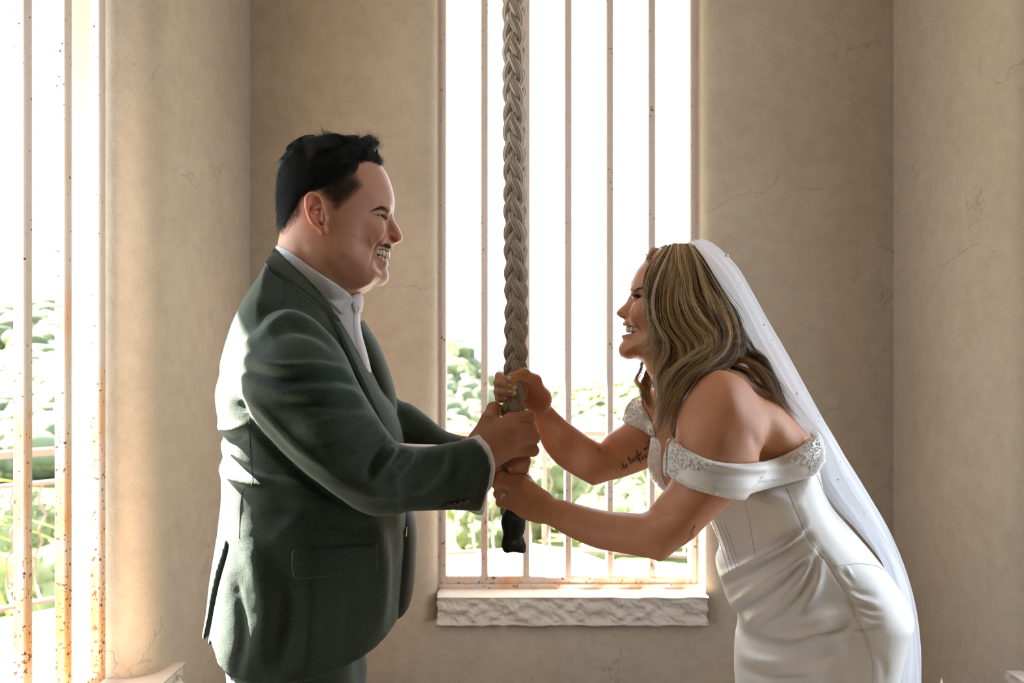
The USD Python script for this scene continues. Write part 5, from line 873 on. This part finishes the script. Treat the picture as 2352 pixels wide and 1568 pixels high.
# nails, ring
GOLD = plain('gold_polish', lin(226, 170, 100), 0.22, metallic=0.35, coat_weight=0.5); TIP = plain('white_nail_tip', lin(240, 226, 220), 0.2, coat_weight=0.6); PINKN = plain('pale_nail', lin(224, 186, 172), 0.22, coat_weight=0.5)
def nail(poly, tip, m): n = put('fingernail', patch(BC, poly, .0009, step=1.0, edge=2.2, lift=.0002), m, bride, smooth=True); put('nail_tip', patch(BC, tip, .0010, step=1.0, edge=2.0, lift=.0003), TIP, n, smooth=True)
nail([(1172, 865), (1180, 862.5), (1187, 863), (1188, 867), (1184, 870), (1173, 871)], [(1163.5, 867), (1168, 864.5), (1173, 864), (1174, 871.5), (1168, 871)], GOLD)
nail([(1167, 884), (1171, 882), (1178, 883), (1180, 889), (1176, 892), (1168, 890)], [(1178, 884), (1184, 886), (1187, 890), (1183, 893.5), (1176, 893), (1179, 889)], GOLD)
nail([(1167, 899), (1171, 897.5), (1178, 898), (1180, 902), (1176, 905), (1168, 904)], [(1178, 898), (1184, 899), (1188, 901.5), (1183, 905.5), (1176, 906), (1180, 902)], GOLD)
nail([(1153, 860), (1157, 859), (1161, 863), (1161, 868), (1157, 868)], [(1159, 862), (1163, 866), (1161, 870), (1157, 868.5)], PINKN)
nail([(1156, 913), (1160, 912), (1162, 915), (1159, 917)], [(1160, 912), (1163, 914), (1162, 917), (1159, 917)], PINKN)
SILVER = plain('silver_ring', lin(226, 226, 230), 0.12, metallic=1.0); DIA = mat('clear_stone', {'p': ('principled_bsdf', {'base_color': (.95, .95, .97), 'roughness': 0.05, 'transmission_weight': 0.25, 'ior': 2.0, 'specular_ior_level': 0.9})})
ra, rb_ = P(1181, 1141, 1.213), P(1146, 1134, 1.222); rc = rb_ + (ra - rb_) * .30; tt = trimesh.creation.torus(.0098, .0011, 32, 10); tt.apply_transform(trimesh.geometry.align_vectors([0, 0, 1], (ra - rb_) / np.linalg.norm(ra - rb_))); tt.apply_translation(rc)
ringp_ = put('ring', tt, SILVER, bride, smooth=True, label='silver ring with a square stone')
gem = trimesh.convex.convex_hull(np.array([(x * a, y * a, z) for x in (-1, 1) for y in (-1, 1) for a, z in ((.0028, .0), (.0020, .0014), (.0006, -.0028))])); gem.apply_transform(trimesh.geometry.align_vectors([0, 0, 1], [0, -1, .25])); gem.apply_translation(rc + [0, -.0128, .002]); put('stone', gem, DIA, ringp_)
# tattoos: fine lettering lying on the skin of the far arm, and two small crescents
INK = plain('tattoo_ink', lin(44, 44, 52), 0.6)
GLYPH = {'s': [[(.5, .9), (.15, .75), (.45, .45), (.1, .05)]], 'h': [[(.1, 0), (.45, 1.9), (.3, 1.7), (.15, .4), (.4, .95), (.55, .8), (.5, .05), (.75, .2)]], 'e': [[(.1, .4), (.5, .65), (.35, .95), (.1, .5), (.3, .02), (.65, .25)]], 'l': [[(.05, .1), (.45, 1.7), (.25, 1.8), (.15, .2), (.45, .1)]], 'a': [[(.55, .85), (.2, .8), (.1, .25), (.4, .1), (.6, .9), (.5, .15), (.75, .2)]],
 'u': [[(.1, .9), (.1, .2), (.4, .1), (.6, .9), (.55, .1), (.75, .2)]], 'g': [[(.55, .85), (.2, .85), (.1, .3), (.45, .25), (.6, .9), (.45, -.7), (.1, -.6), (.6, .1)]], 'w': [[(.05, .9), (.15, .1), (.4, .8), (.5, .1), (.85, .95)]], 'i': [[(.1, .85), (.15, .1), (.4, .2)], [(.22, 1.25), (.26, 1.35)]], 't': [[(.35, 1.5), (.2, .15), (.45, .15)], [(.05, 1.0), (.55, 1.1)]], 'f': [[(.6, 1.6), (.4, 1.75), (.25, .8), (.15, -.6)], [(.05, .85), (.5, .95)]], 'r': [[(.1, 0), (.2, .9), (.35, .75), (.6, .9)]]}
def on_skin(text, x0, y0, ang, h, slant=.2):
    """Handwritten strokes laid on the skin: x0, y0 the start of the line in pixels, h the height of a small letter."""
    a = math.radians(ang); x = 0.0; ms = []
    for ch in text:
        for st in GLYPH[ch]:
            l = np.array(st); u = (x + l[:, 0] + slant * l[:, 1]) * h; v = l[:, 1] * h; q = np.stack([x0 + u * math.cos(a) - v * math.sin(a), y0 - u * math.sin(a) - v * math.cos(a)], 1); ms.append(seam(BC, q, .00085, -.0004, n=14))
        x += {'w': .95, 'l': .45, 'i': .42, 't': .55, 'r': .6}.get(ch, .72)
    return ms
put('tattoo', on_skin('she', 1428, 1083, 36, 9), INK, bride, smooth=60, label='dark handwritten tattoo on the far arm'); put('tattoo', on_skin('laughs', 1449, 1066, 40, 9), INK, bride, smooth=60); put('tattoo', on_skin('with', 1482, 1037, 42, 9), INK, bride, smooth=60); put('tattoo', on_skin('fear', 1470, 1061, 34, 8.5), INK, bride, smooth=60)
put('tattoo', seam(BC, [(1379, 1029), (1375, 1031), (1375, 1036), (1381, 1040), (1377, 1035), (1379, 1029)], .0004, .0001), INK, bride); put('tattoo', seam(BC, [(1597, 1206), (1587, 1218), (1586, 1228), (1594, 1231), (1590, 1222), (1597, 1206)], .0004, .0001), plain('faded_ink', lin(120, 84, 70), 0.6), bride); put('tattoo', seam(BC, [(1590, 1231), (1580, 1240), (1568, 1252)], .0004, .0001), plain('faded_ink', lin(120, 84, 70), 0.6), bride)

# ---- dress ----
dout = [(1494, 1060), (1494, 1092), (1516, 1125), (1560, 1150), (1600, 1175), (1627, 1198), (1648, 1241), (1655, 1270), (1645, 1292), (1650, 1328), (1668, 1380), (1672, 1398), (1691, 1424), (1694, 1460), (1683, 1500), (1676, 1570), (1672, 1700), (1650, 2000), (1600, 2400), (1560, 2680), (2120, 2680), (2100, 2300), (2070, 1900), (2072, 1640), (2080, 1545), (2087, 1480), (2089, 1424), (2086, 1381), (2070, 1339), (2032, 1292), (1980, 1232), (1942, 1190), (1900, 1139), (1877, 1087), (1872, 1040), (1868, 960), (1700, 1000), (1560, 1010)]
dclip = [(1400, 1085), (1498, 1098), (1540, 1092), (1700, 1082), (1776, 1052), (1840, 1026), (1900, 990), (2400, 1000), (2400, 2683), (1300, 2683)]
dctrl = [(1520, 1100, YB2, .15), (1600, 1120, YB2, .150), (1700, 1090, YB2, .156), (1850, 1060, YB2, .158), (1680, 1220, YB2, .135), (1780, 1200, YB2, .138), (1900, 1180, YB2, .14), (1720, 1300, YB2, .148), (1820, 1290, YB2, .150), (1780, 1400, YB2, .178), (1900, 1380, YB2, .185), (2030, 1400, YB2, .185), (1800, 1560, YB2, .190), (2000, 1560, YB2, .190), (1850, 1900, YB2, .20), (1850, 2400, YB2, .27), (1850, 2680, YB2, .31)]
dressS = Inflate(dout, YB2, ctrl=dctrl, R=.095, n=4, clip=[(x, y, 1.15) for x, y in dclip], ck=.003, res=.003, esm=7)
dm_ = nets(dressS, P(1540, 2690, YB2) - [0, .33, 0], P(2130, 985, YB2) + [0, .33, 0], .0042); dm_ = smooth_mesh(dm_, 2)
dm_ = fold(dm_, [([(1850, 1212), (1800, 1250), (1742, 1280), (1695, 1308), (1652, 1322)], 0.0116, 8.5), ([(1850, 1232), (1800, 1270), (1742, 1302), (1690, 1332), (1660, 1345)], -0.0062, 7.6), ([(1866, 1256), (1800, 1310), (1730, 1355), (1674, 1392)], 0.0109, 11.0), ([(1862, 1278), (1800, 1340), (1740, 1380), (1690, 1412)], -0.0070, 8.5), ([(1868, 1265), (1835, 1330), (1770, 1395), (1705, 1432)], 0.0105, 11.0), ([(1872, 1285), (1850, 1350), (1800, 1405), (1730, 1440)], -0.0070, 9.3), ([(1885, 1290), (1870, 1350), (1840, 1400)], 0.0078, 11.0),
    ([(1705, 1452), (1760, 1475), (1818, 1482), (1880, 1462), (1950, 1438)], -0.0132, 13.6), ([(1715, 1420), (1790, 1445), (1860, 1432), (1930, 1405)], 0.0109, 15.3), ([(1695, 1500), (1760, 1520), (1850, 1520), (1930, 1490)], 0.0101, 15.3), ([(1700, 1535), (1780, 1555), (1880, 1550)], -0.0078, 11.9), ([(1850, 1450), (1895, 1446), (1940, 1436)], 0.0062, 7.6),
    ([(1808, 1120), (1832, 1178), (1862, 1242), (1904, 1296), (1950, 1373), (1965, 1412), (1993, 1475), (2006, 1518), (2010, 1580)], -0.0019, 5.1), ([(1825, 1120), (1850, 1178), (1880, 1242), (1925, 1300), (1968, 1373), (1985, 1412), (2010, 1475)], 0.0016, 10.2),
    ([(1945, 1350), (1975, 1362), (2005, 1366)], -0.0035, 6.8), ([(1960, 1382), (1990, 1398), (2020, 1404)], -0.0043, 6.8), ([(1950, 1367), (1982, 1380), (2012, 1386)], 0.0035, 6.8), ([(1972, 1410), (2000, 1420), (2025, 1424)], -0.0031, 6.8), ([(1960, 1450), (1990, 1446), (2020, 1440)], -0.0047, 7.6), ([(1930, 1310), (1950, 1330), (1960, 1345)], -0.0031, 6.0), ([(1945, 1302), (1955, 1325)], 0.0028, 3.4), ([(2015, 1500), (2030, 1530), (2030, 1570)], -0.0031, 10.2),
    ([(1712, 1155), (1722, 1200), (1730, 1250), (1736, 1283)], -0.0019, 3.4), ([(1760, 1130), (1830, 1160)], 0.0031, 11.9)])
dress = put('dress', dm_, SATIN, bride, smooth=True, label='white satin wedding dress with draped pleats')
DC = Caster(dm_); SEAMW = plain('satin_seam', lin(216, 212, 208), 0.6)
def dseam(l, r=.00042): put('seam', seam(DC, l, r, .0005), SEAMW, dress, smooth=60)
dseam([(1808, 1122), (1832, 1178), (1862, 1242), (1904, 1296), (1950, 1373), (1965, 1412), (1993, 1475), (2006, 1518), (2008, 1568)]); dseam([(1921, 1300), (1968, 1294), (2010, 1299), (2034, 1312)]); dseam([(1712, 1155), (1722, 1200), (1730, 1250), (1736, 1282)])
dseam([(1876, 1090), (1900, 1145), (1940, 1194)]); dseam([(1742, 1283), (1800, 1250), (1846, 1216)])
for dx in (0, 9, 19, 27): dseam([(1636 + dx, 1200), (1652 + dx, 1240), (1664 + dx, 1280), (1676 + dx, 1318 - dx * .25)], .00045)
BDC = Caster([dm_, bm])
band = [(1549, 1004), (1565, 1022), (1589, 1037), (1640, 1059), (1712, 1063), (1776, 1050), (1835, 1025), (1862, 1003), (1876, 1000), (1884, 1014), (1884, 1045), (1878, 1072), (1857, 1096), (1810, 1112), (1733, 1132), (1691, 1141), (1648, 1137), (1589, 1122), (1548, 1098), (1535, 1085), (1534, 1060), (1540, 1030)]
bandm = patch(BDC, band, .011, step=4, smooth=260, lift=.003, edge=14)
bandm = fold(bandm, [([(1552, 1025), (1620, 1062), (1712, 1078), (1800, 1066), (1865, 1030)], .003, 7), ([(1545, 1045), (1620, 1080), (1712, 1094), (1800, 1082)], -.002, 7), ([(1560, 1095), (1640, 1120), (1720, 1118), (1810, 1098)], .002, 10)])
band_ = put('off_shoulder_band', bandm, SATIN, dress, smooth=50, label='folded satin band slipping off the shoulder, beaded at both ends')
FS = patch(BDC, [(1465, 915), (1452, 926), (1443, 938), (1438, 955), (1434, 969), (1455, 977), (1476, 986), (1492, 995), (1506, 1003), (1504, 985), (1497, 968), (1489, 952), (1481, 938), (1473, 924)], .008, step=3, lift=.001, edge=8, smooth=4)
far_ = put('off_shoulder_band', FS, SATIN, dress, smooth=50, label='beaded band on the far shoulder')
NK = smooth_mesh(nets(Inflate([(1500, 1004), (1494, 1035), (1490, 1062), (1493, 1085), (1500, 1105), (1517, 1124), (1534, 1118), (1548, 1095), (1546, 1068), (1530, 1080), (1523, 1072), (1521, 1040), (1518, 1012)], YB2, .045, .014, persp=False, res=.001), P(1475, 1140, YB2) - [0, .07, 0], P(1565, 990, YB2) + [0, .07, 0], .0018), 2)
nk_ = put('neckline', NK, SATIN, dress, smooth=50, label='beaded neckline edge')
def pearls(cast, poly, n, seed, r0, r1, parent, mind=3.0):
    g = np.random.default_rng(seed); pg = Polygon(poly); x0, y0, x1, y1 = pg.bounds; q = []
    for c in g.uniform((x0, y0), (x1, y1), (n * 30, 2)):
        if pg.contains(Point(c)) and all((c[0] - a) ** 2 + (c[1] - b) ** 2 > mind**2 for a, b in q[-400:]): q.append(tuple(c))
        if len(q) >= n: break
    p, nn = cast(np.array(q)); base = trimesh.creation.icosphere(2, 1.0); ms = []
    for a, b in zip(p, nn): m = base.copy(); r = g.uniform(r0, r1) * .68; m.apply_scale(r); m.apply_translation(a + b * r * .6); ms.append(m)
    return put('pearl_beading', ms, PEARL, parent, smooth=True, kind='stuff')
CB = Caster(bandm); pearls(CB, [(1549, 1008), (1570, 1030), (1605, 1050), (1640, 1068), (1600, 1080), (1575, 1075), (1550, 1095), (1536, 1080), (1538, 1040)], 150, 1, .0011, .0026, band_, 2.6); pearls(CB, [(1850, 1012), (1874, 1002), (1884, 1020), (1882, 1060), (1865, 1080), (1845, 1070), (1820, 1062), (1815, 1052), (1845, 1035)], 120, 2, .0011, .0026, band_, 2.8); pearls(CB, [(1545, 1090), (1590, 1114), (1650, 1130), (1650, 1136), (1588, 1122), (1542, 1098)], 60, 6, .0010, .0020, band_, 2.6)
pearls(Caster(FS), [(1465, 916), (1443, 938), (1435, 969), (1476, 986), (1498, 996), (1494, 970), (1481, 938)], 170, 3, .0011, .0024, far_, 2.5); pearls(Caster(NK), [(1498, 1010), (1491, 1060), (1500, 1104), (1517, 1120), (1536, 1092), (1537, 1070), (1525, 1080), (1519, 1060), (1510, 1020)], 120, 4, .0009, .0020, nk_, 2.3)

# ---- hair ----
def hair_colour(name, c): return plain(name, c, 0.42, specular_ior_level=0.45)
HCOL = [hair_colour('hair_dark_root', lin(92, 70, 50)), hair_colour('hair_brown', lin(164, 130, 92)), hair_colour('hair_blonde', lin(222, 190, 144)), hair_colour('hair_highlight', lin(246, 228, 196))]
hmass = [(1512, 580), (1498, 622), (1491, 657), (1491, 690), (1498, 720), (1506, 755), (1513, 800), (1520, 850), (1530, 890), (1520, 935), (1512, 966), (1522, 990), (1545, 960), (1562, 925), (1595, 880), (1640, 852), (1695, 830), (1730, 815), (1702, 794), (1696, 762), (1680, 724), (1657, 686), (1632, 641), (1600, 600), (1580, 566), (1557, 562), (1530, 568)]
hmS = Inflate(hmass, YB2, ctrl=[(1520, 600, YB2, .070), (1500, 680, YB2 - .01, .080), (1570, 590, YB2, .066), (1600, 640, YB2, .074), (1620, 720, YB2, .098), (1540, 760, YB2 - .005, .100), (1650, 800, YB2 - .01, .10), (1560, 850, YB2 - .02, .10), (1600, 860, YB2 - .04, .11), (1530, 920, YB2 - .10, .04), (1522, 980, YB2 - .11, .03), (1700, 810, YB2 - .02, .08)], R=.05, n=3)
hb = nets(lambda p: hmS(p) + .004 * np.sin(p[:, 0] * 160 + p[:, 2] * 50) , *hmS.bounds(), .0035); hair_ = put('hair', hb, mottled('hair_underlayer', lin(96, 72, 50), lin(66, 48, 34), 60, 0.6), bride, smooth=True, label='long wavy dark-blonde hair')
locks = [  # (px, py, depth) guides, half-width in px, colour weights
 ([(1530, 570, 1.245), (1502, 606, 1.205), (1490, 645, 1.192), (1486, 685, 1.188), (1494, 722, 1.186), (1503, 756, 1.188), (1496, 786, 1.192), (1468, 806, 1.206)], 7, 220, (1, 3, 4, 2)),
 ([(1536, 568, 1.245), (1508, 612, 1.200), (1497, 660, 1.184), (1495, 705, 1.180), (1506, 748, 1.178), (1512, 785, 1.180), (1500, 812, 1.186), (1470, 826, 1.196)], 10, 300, (1, 3, 4, 2)),
 ([(1545, 566, 1.245), (1520, 618, 1.196), (1502, 670, 1.178), (1502, 722, 1.174), (1520, 770, 1.172), (1528, 806, 1.174), (1514, 836, 1.176), (1520, 870, 1.176), (1534, 896, 1.172)], 12, 360, (1, 3, 4, 2)),
 ([(1553, 564, 1.245), (1530, 622, 1.194), (1516, 680, 1.174), (1518, 735, 1.168), (1540, 785, 1.166), (1540, 825, 1.166), (1522, 865, 1.164), (1524, 905, 1.158), (1512, 945, 1.156), (1500, 970, 1.158)], 13, 380, (2, 4, 3, 1)),
 ([(1560, 562, 1.245), (1545, 625, 1.194), (1535, 690, 1.172), (1545, 745, 1.164), (1574, 790, 1.160), (1572, 832, 1.158), (1540, 872, 1.154), (1532, 915, 1.148), (1530, 955, 1.146), (1512, 990, 1.148), (1520, 1012, 1.150)], 14, 420, (2, 4, 4, 1)),
 ([(1567, 562, 1.25), (1560, 630, 1.196), (1558, 695, 1.172), (1578, 748, 1.162), (1606, 786, 1.156), (1604, 824, 1.152), (1570, 858, 1.148), (1545, 892, 1.142), (1552, 930, 1.136), (1545, 970, 1.134), (1524, 1000, 1.140)], 14, 420, (2, 3, 4, 2)),
 ([(1573, 562, 1.25), (1574, 630, 1.200), (1580, 690, 1.176), (1604, 736, 1.164), (1636, 770, 1.156), (1632, 806, 1.150), (1596, 834, 1.144), (1560, 866, 1.138), (1542, 910, 1.132), (1540, 950, 1.130)], 13, 420, (2, 3, 4, 2)),
 ([(1578, 563, 1.252), (1590, 630, 1.206), (1602, 690, 1.182), (1630, 730, 1.168), (1648, 762, 1.160), (1640, 796, 1.152), (1606, 820, 1.144), (1566, 846, 1.138), (1536, 880, 1.134), (1526, 925, 1.136), (1516, 960, 1.142)], 12, 400, (3, 4, 3, 1)),
 ([(1582, 566, 1.255), (1604, 630, 1.212), (1622, 690, 1.190), (1650, 735, 1.176), (1664, 770, 1.166), (1656, 806, 1.156), (1624, 834, 1.144), (1580, 862, 1.134), (1550, 900, 1.126), (1530, 945, 1.128), (1520, 985, 1.136)], 12, 400, (3, 4, 3, 1)),
 ([(1586, 570, 1.26), (1616, 635, 1.222), (1640, 690, 1.202), (1668, 735, 1.188), (1684, 775, 1.176), (1676, 812, 1.162), (1640, 838, 1.146), (1600, 852, 1.132), (1566, 880, 1.122)], 12, 380, (4, 4, 2, 1)),
 ([(1590, 576, 1.265), (1626, 640, 1.235), (1654, 700, 1.216), (1684, 755, 1.200), (1700, 795, 1.186), (1690, 822, 1.168), (1650, 838, 1.146)], 12, 320, (5, 4, 1, 0)),
 ([(1640, 660, 1.25), (1672, 730, 1.23), (1694, 780, 1.21), (1712, 812, 1.19), (1744, 838, 1.172), (1772, 880, 1.168), (1800, 930, 1.17), (1826, 962, 1.18)], 16, 360, (5, 4, 1, 0)),
 ([(1650, 800, 1.20), (1680, 828, 1.17), (1720, 846, 1.155), (1752, 870, 1.152), (1778, 904, 1.155), (1800, 938, 1.162)], 13, 240, (4, 4, 2, 0)),
 ([(1576, 562, 1.245), (1592, 590, 1.215), (1612, 625, 1.200), (1632, 665, 1.192), (1656, 712, 1.186), (1672, 755, 1.180), (1668, 800, 1.168), (1640, 830, 1.152)], 13, 420, (3, 4, 3, 1)),
 ([(1568, 561, 1.24), (1580, 590, 1.212), (1594, 625, 1.198), (1610, 665, 1.186), (1634, 705, 1.178), (1656, 745, 1.172), (1660, 785, 1.164), (1636, 815, 1.152), (1590, 838, 1.142)], 14, 460, (2, 4, 4, 2)),
 ([(1562, 561, 1.24), (1568, 595, 1.210), (1574, 640, 1.190), (1582, 690, 1.176), (1606, 735, 1.166), (1628, 775, 1.158), (1618, 810, 1.150), (1580, 842, 1.142)], 14, 460, (2, 4, 4, 2)),
 ([(1572, 560, 1.24), (1582, 590, 1.206), (1590, 630, 1.190), (1600, 680, 1.178), (1622, 725, 1.170), (1646, 765, 1.164), (1640, 805, 1.154)], 14, 420, (3, 4, 4, 1)),
 ([(1584, 566, 1.25), (1606, 600, 1.225), (1634, 645, 1.212), (1658, 690, 1.204), (1682, 735, 1.196), (1698, 775, 1.188), (1706, 800, 1.180)], 10, 300, (4, 4, 2, 0)),
 ([(1510, 800, 1.34), (1490, 850, 1.345), (1478, 890, 1.35), (1486, 925, 1.345), (1500, 945, 1.34)], 16, 240, (3, 4, 2, 0)),
 ([(1500, 820, 1.33), (1482, 842, 1.34), (1474, 870, 1.345), (1478, 905, 1.345)], 10, 140, (2, 4, 3, 0)),
 ([(1534, 568, 1.29), (1506, 582, 1.27), (1496, 588, 1.262), (1489, 592, 1.255), (1490, 600, 1.24)], 8, 160, (2, 4, 3, 1)),
]
hs = [[], [], [], []]; hw = [[], [], [], []]; g = np.random.default_rng(21)
for pts, hwid, n, wts in locks:
    a = np.array(pts, float); p = PP(a[:, :2], a[:, 2]); p = resample(crom(p, 6), 36); s = np.linspace(0, 1, 36)[:, None]; half = hwid / FPX * 1.18; tdir = np.gradient(p, axis=0); tdir /= np.linalg.norm(tdir, axis=1)[:, None]; side = np.cross(tdir, [0, -1.0, 0]); side /= np.linalg.norm(side, axis=1)[:, None] + 1e-9; w_ = np.array(wts, float); w_ /= w_.sum()
    ncl = max(4, n // 34); cl = g.uniform(-1, 1, (ncl, 2)); clc = g.choice(4, ncl, p=w_); clp = g.uniform(0, 6.28, ncl)
    for k in range(int(n * 1.25)):
        c = g.integers(ncl); u = cl[c] + g.normal(size=2) * .16; spread = (.75 + .5 * np.sin(np.pi * s) - .45 * s**3) * half
        wave = np.sin(s * (11 + 3 * cl[c, 0]) + clp[c]) * .0055 * s
        q = p + side * (u[0] * spread + wave) + np.array([0, -1.0, 0]) * (u[1] * spread * .55) + g.normal(size=3) * .0006 + (g.normal(size=3) * .004) * s**2
        if g.random() < .05: q = q + (g.normal(size=3) * .012) * s**2
        e0 = g.integers(26, 37); q = q[:e0]; col = clc[c] if g.random() < .7 else g.choice(4, p=w_)
        hs[col].append(q); wd = np.full(e0, .00034); wd[-6:] = np.linspace(.00034, .0001, 6); hw[col].append(wd)
for col in range(4): curves('hair_strands', hs[col], hw[col], HCOL[col], hair_, kind='stuff')
fl, fw2 = [], []
for k in range(160):
    a = P(g.uniform(1480, 1600), 575 - 12 * math.sin((g.uniform(1480, 1600) - 1480) / 38) + g.uniform(0, 14), 1.20 + .08 * g.random()); d = g.normal(size=3) + np.array([-.2, -.2, .6]); t = np.linspace(0, 1, 6)[:, None]; fl.append(a + d * .010 * t + g.normal(size=3) * .012 * t**2); fw2.append(np.linspace(.00018, .00006, 6))
curves('flyaway_hairs', fl, fw2, HCOL[3], hair_, kind='stuff')

# ---- veil ----
TULLE = mat('white_tulle', {'t': ('transparent_bsdf', {}), 'd': ('diffuse_bsdf', {'color': lin(238, 240, 246)}), 'l': ('translucent_bsdf', {'color': lin(238, 240, 246)}), 'm': ('mix_closure', {'fac': 0.45}), 'x': ('mix_closure', {'fac': 0.50})}, [('d.BSDF', 'm.closure1'), ('l.BSDF', 'm.closure2'), ('t.BSDF', 'x.closure1'), ('m.closure', 'x.closure2')], surface='x.closure')
vL = crom([(1584, 556), (1600, 592), (1640, 648), (1662, 690), (1690, 745), (1714, 800), (1748, 860), (1780, 912), (1816, 960), (1862, 1004), (1884, 1040), (1905, 1105), (1948, 1172), (2000, 1232), (2056, 1310), (2078, 1400), (2060, 1500), (2030, 1600), (2000, 2000), (1990, 2640)], 8); vR = crom([(1612, 548), (1642, 561), (1692, 610), (1724, 662), (1760, 728), (1802, 800), (1842, 872), (1882, 946), (1930, 1030), (1980, 1110), (2020, 1180), (2050, 1250), (2075, 1330), (2092, 1400), (2105, 1480), (2112, 1568), (2118, 1700), (2135, 2000), (2160, 2300), (2180, 2640)], 8)
vL, vR = resample(vL, 150), resample(vR, 150); sv = np.linspace(0, 1, 150)
dn = np.interp(sv, [0, .06, .15, .22, .3, .36, .45, 1], [1.262, 1.215, 1.19, 1.185, 1.19, 1.235, 1.262, 1.25]); df = np.interp(sv, [0, .06, .2, .4, 1], [1.30, 1.34, 1.38, 1.40, 1.44])
nu = 72; th = np.linspace(-1, 1, nu) * np.pi / 2; V = np.zeros((150, nu, 3))
for r in range(150):
    c = np.cos(th); amp = np.interp(sv[r], [0, .05, .3, 1], [.002, .009, .013, .02]); wob = amp * (np.sin(th * 7 + .6 + sv[r] * 1.2) + .6 * np.sin(th * 13 + 2 + sv[r] * 2.1)) * (0.25 + 0.75 * np.sqrt(np.clip(1 - np.abs(c - .1), 0, 1)))
    px = vL[r, 0] + (vR[r, 0] - vL[r, 0]) * np.clip(c, 0, 1) ** .8; py = vL[r, 1] + (vR[r, 1] - vL[r, 1]) * np.clip(c, 0, 1) ** .8; mid = (dn[r] + df[r]) / 2; y = mid + (df[r] - dn[r]) / 2 * np.sin(th) + wob * .6
    V[r] = PP(np.stack([px, py], 1), y); V[r, :, 0] -= wob * .5 * (1 - c**6)
i, j = np.meshgrid(np.arange(149), np.arange(nu - 1), indexing='ij'); a = (i * nu + j).ravel(); VF = np.vstack([np.stack([a, a + nu, a + nu + 1], 1), np.stack([a, a + nu + 1, a + 1], 1)])
veil = thing('bridal_veil', 'sheer white tulle bridal veil with tiny pearls falling from the bride\'s crown down her back', 'veil', P(1600, 552, YB2))
veilm = trimesh.Trimesh(V.reshape(-1, 3), VF, process=False); put('tulle', veilm, TULLE, veil, smooth=True)
V2 = V.copy(); V2[:, :, 1] = YB2 + .01 + (V[:, :, 1] - YB2) * .72; V2[:, :, 0] = V[:, :, 0] - .008 * np.sin(th * 5 + 1)[None] - .006; put('tulle', trimesh.Trimesh(V2[:140].reshape(-1, 3), VF[(VF < 140 * nu).all(1)], process=False), TULLE, veil, smooth=True)
VC = Caster(veilm); base = trimesh.creation.icosphere(2, 1.0)
for px, py, r in ((1668, 588, .0032), (1662, 672, .0018), (1754, 746, .0022), (1774, 780, .0014), (1830, 904, .0022), (1802, 916, .0016), (1881, 955, .0014), (1925, 1100, .0020), (1885, 1072, .0012), (1930, 1060, .0012), (1985, 1180, .0014), (1880, 968, .0012), (2094, 1480, .0013), (1700, 650, .0012)):
    p, nn = VC(np.array([[px, py]])); m = base.copy(); m.apply_scale(r); m.apply_translation(p[0] + nn[0] * r * .4 if nn[0][1] < 0 else p[0] - nn[0] * r * .4); put('pearl', m, PEARL, veil, smooth=True)
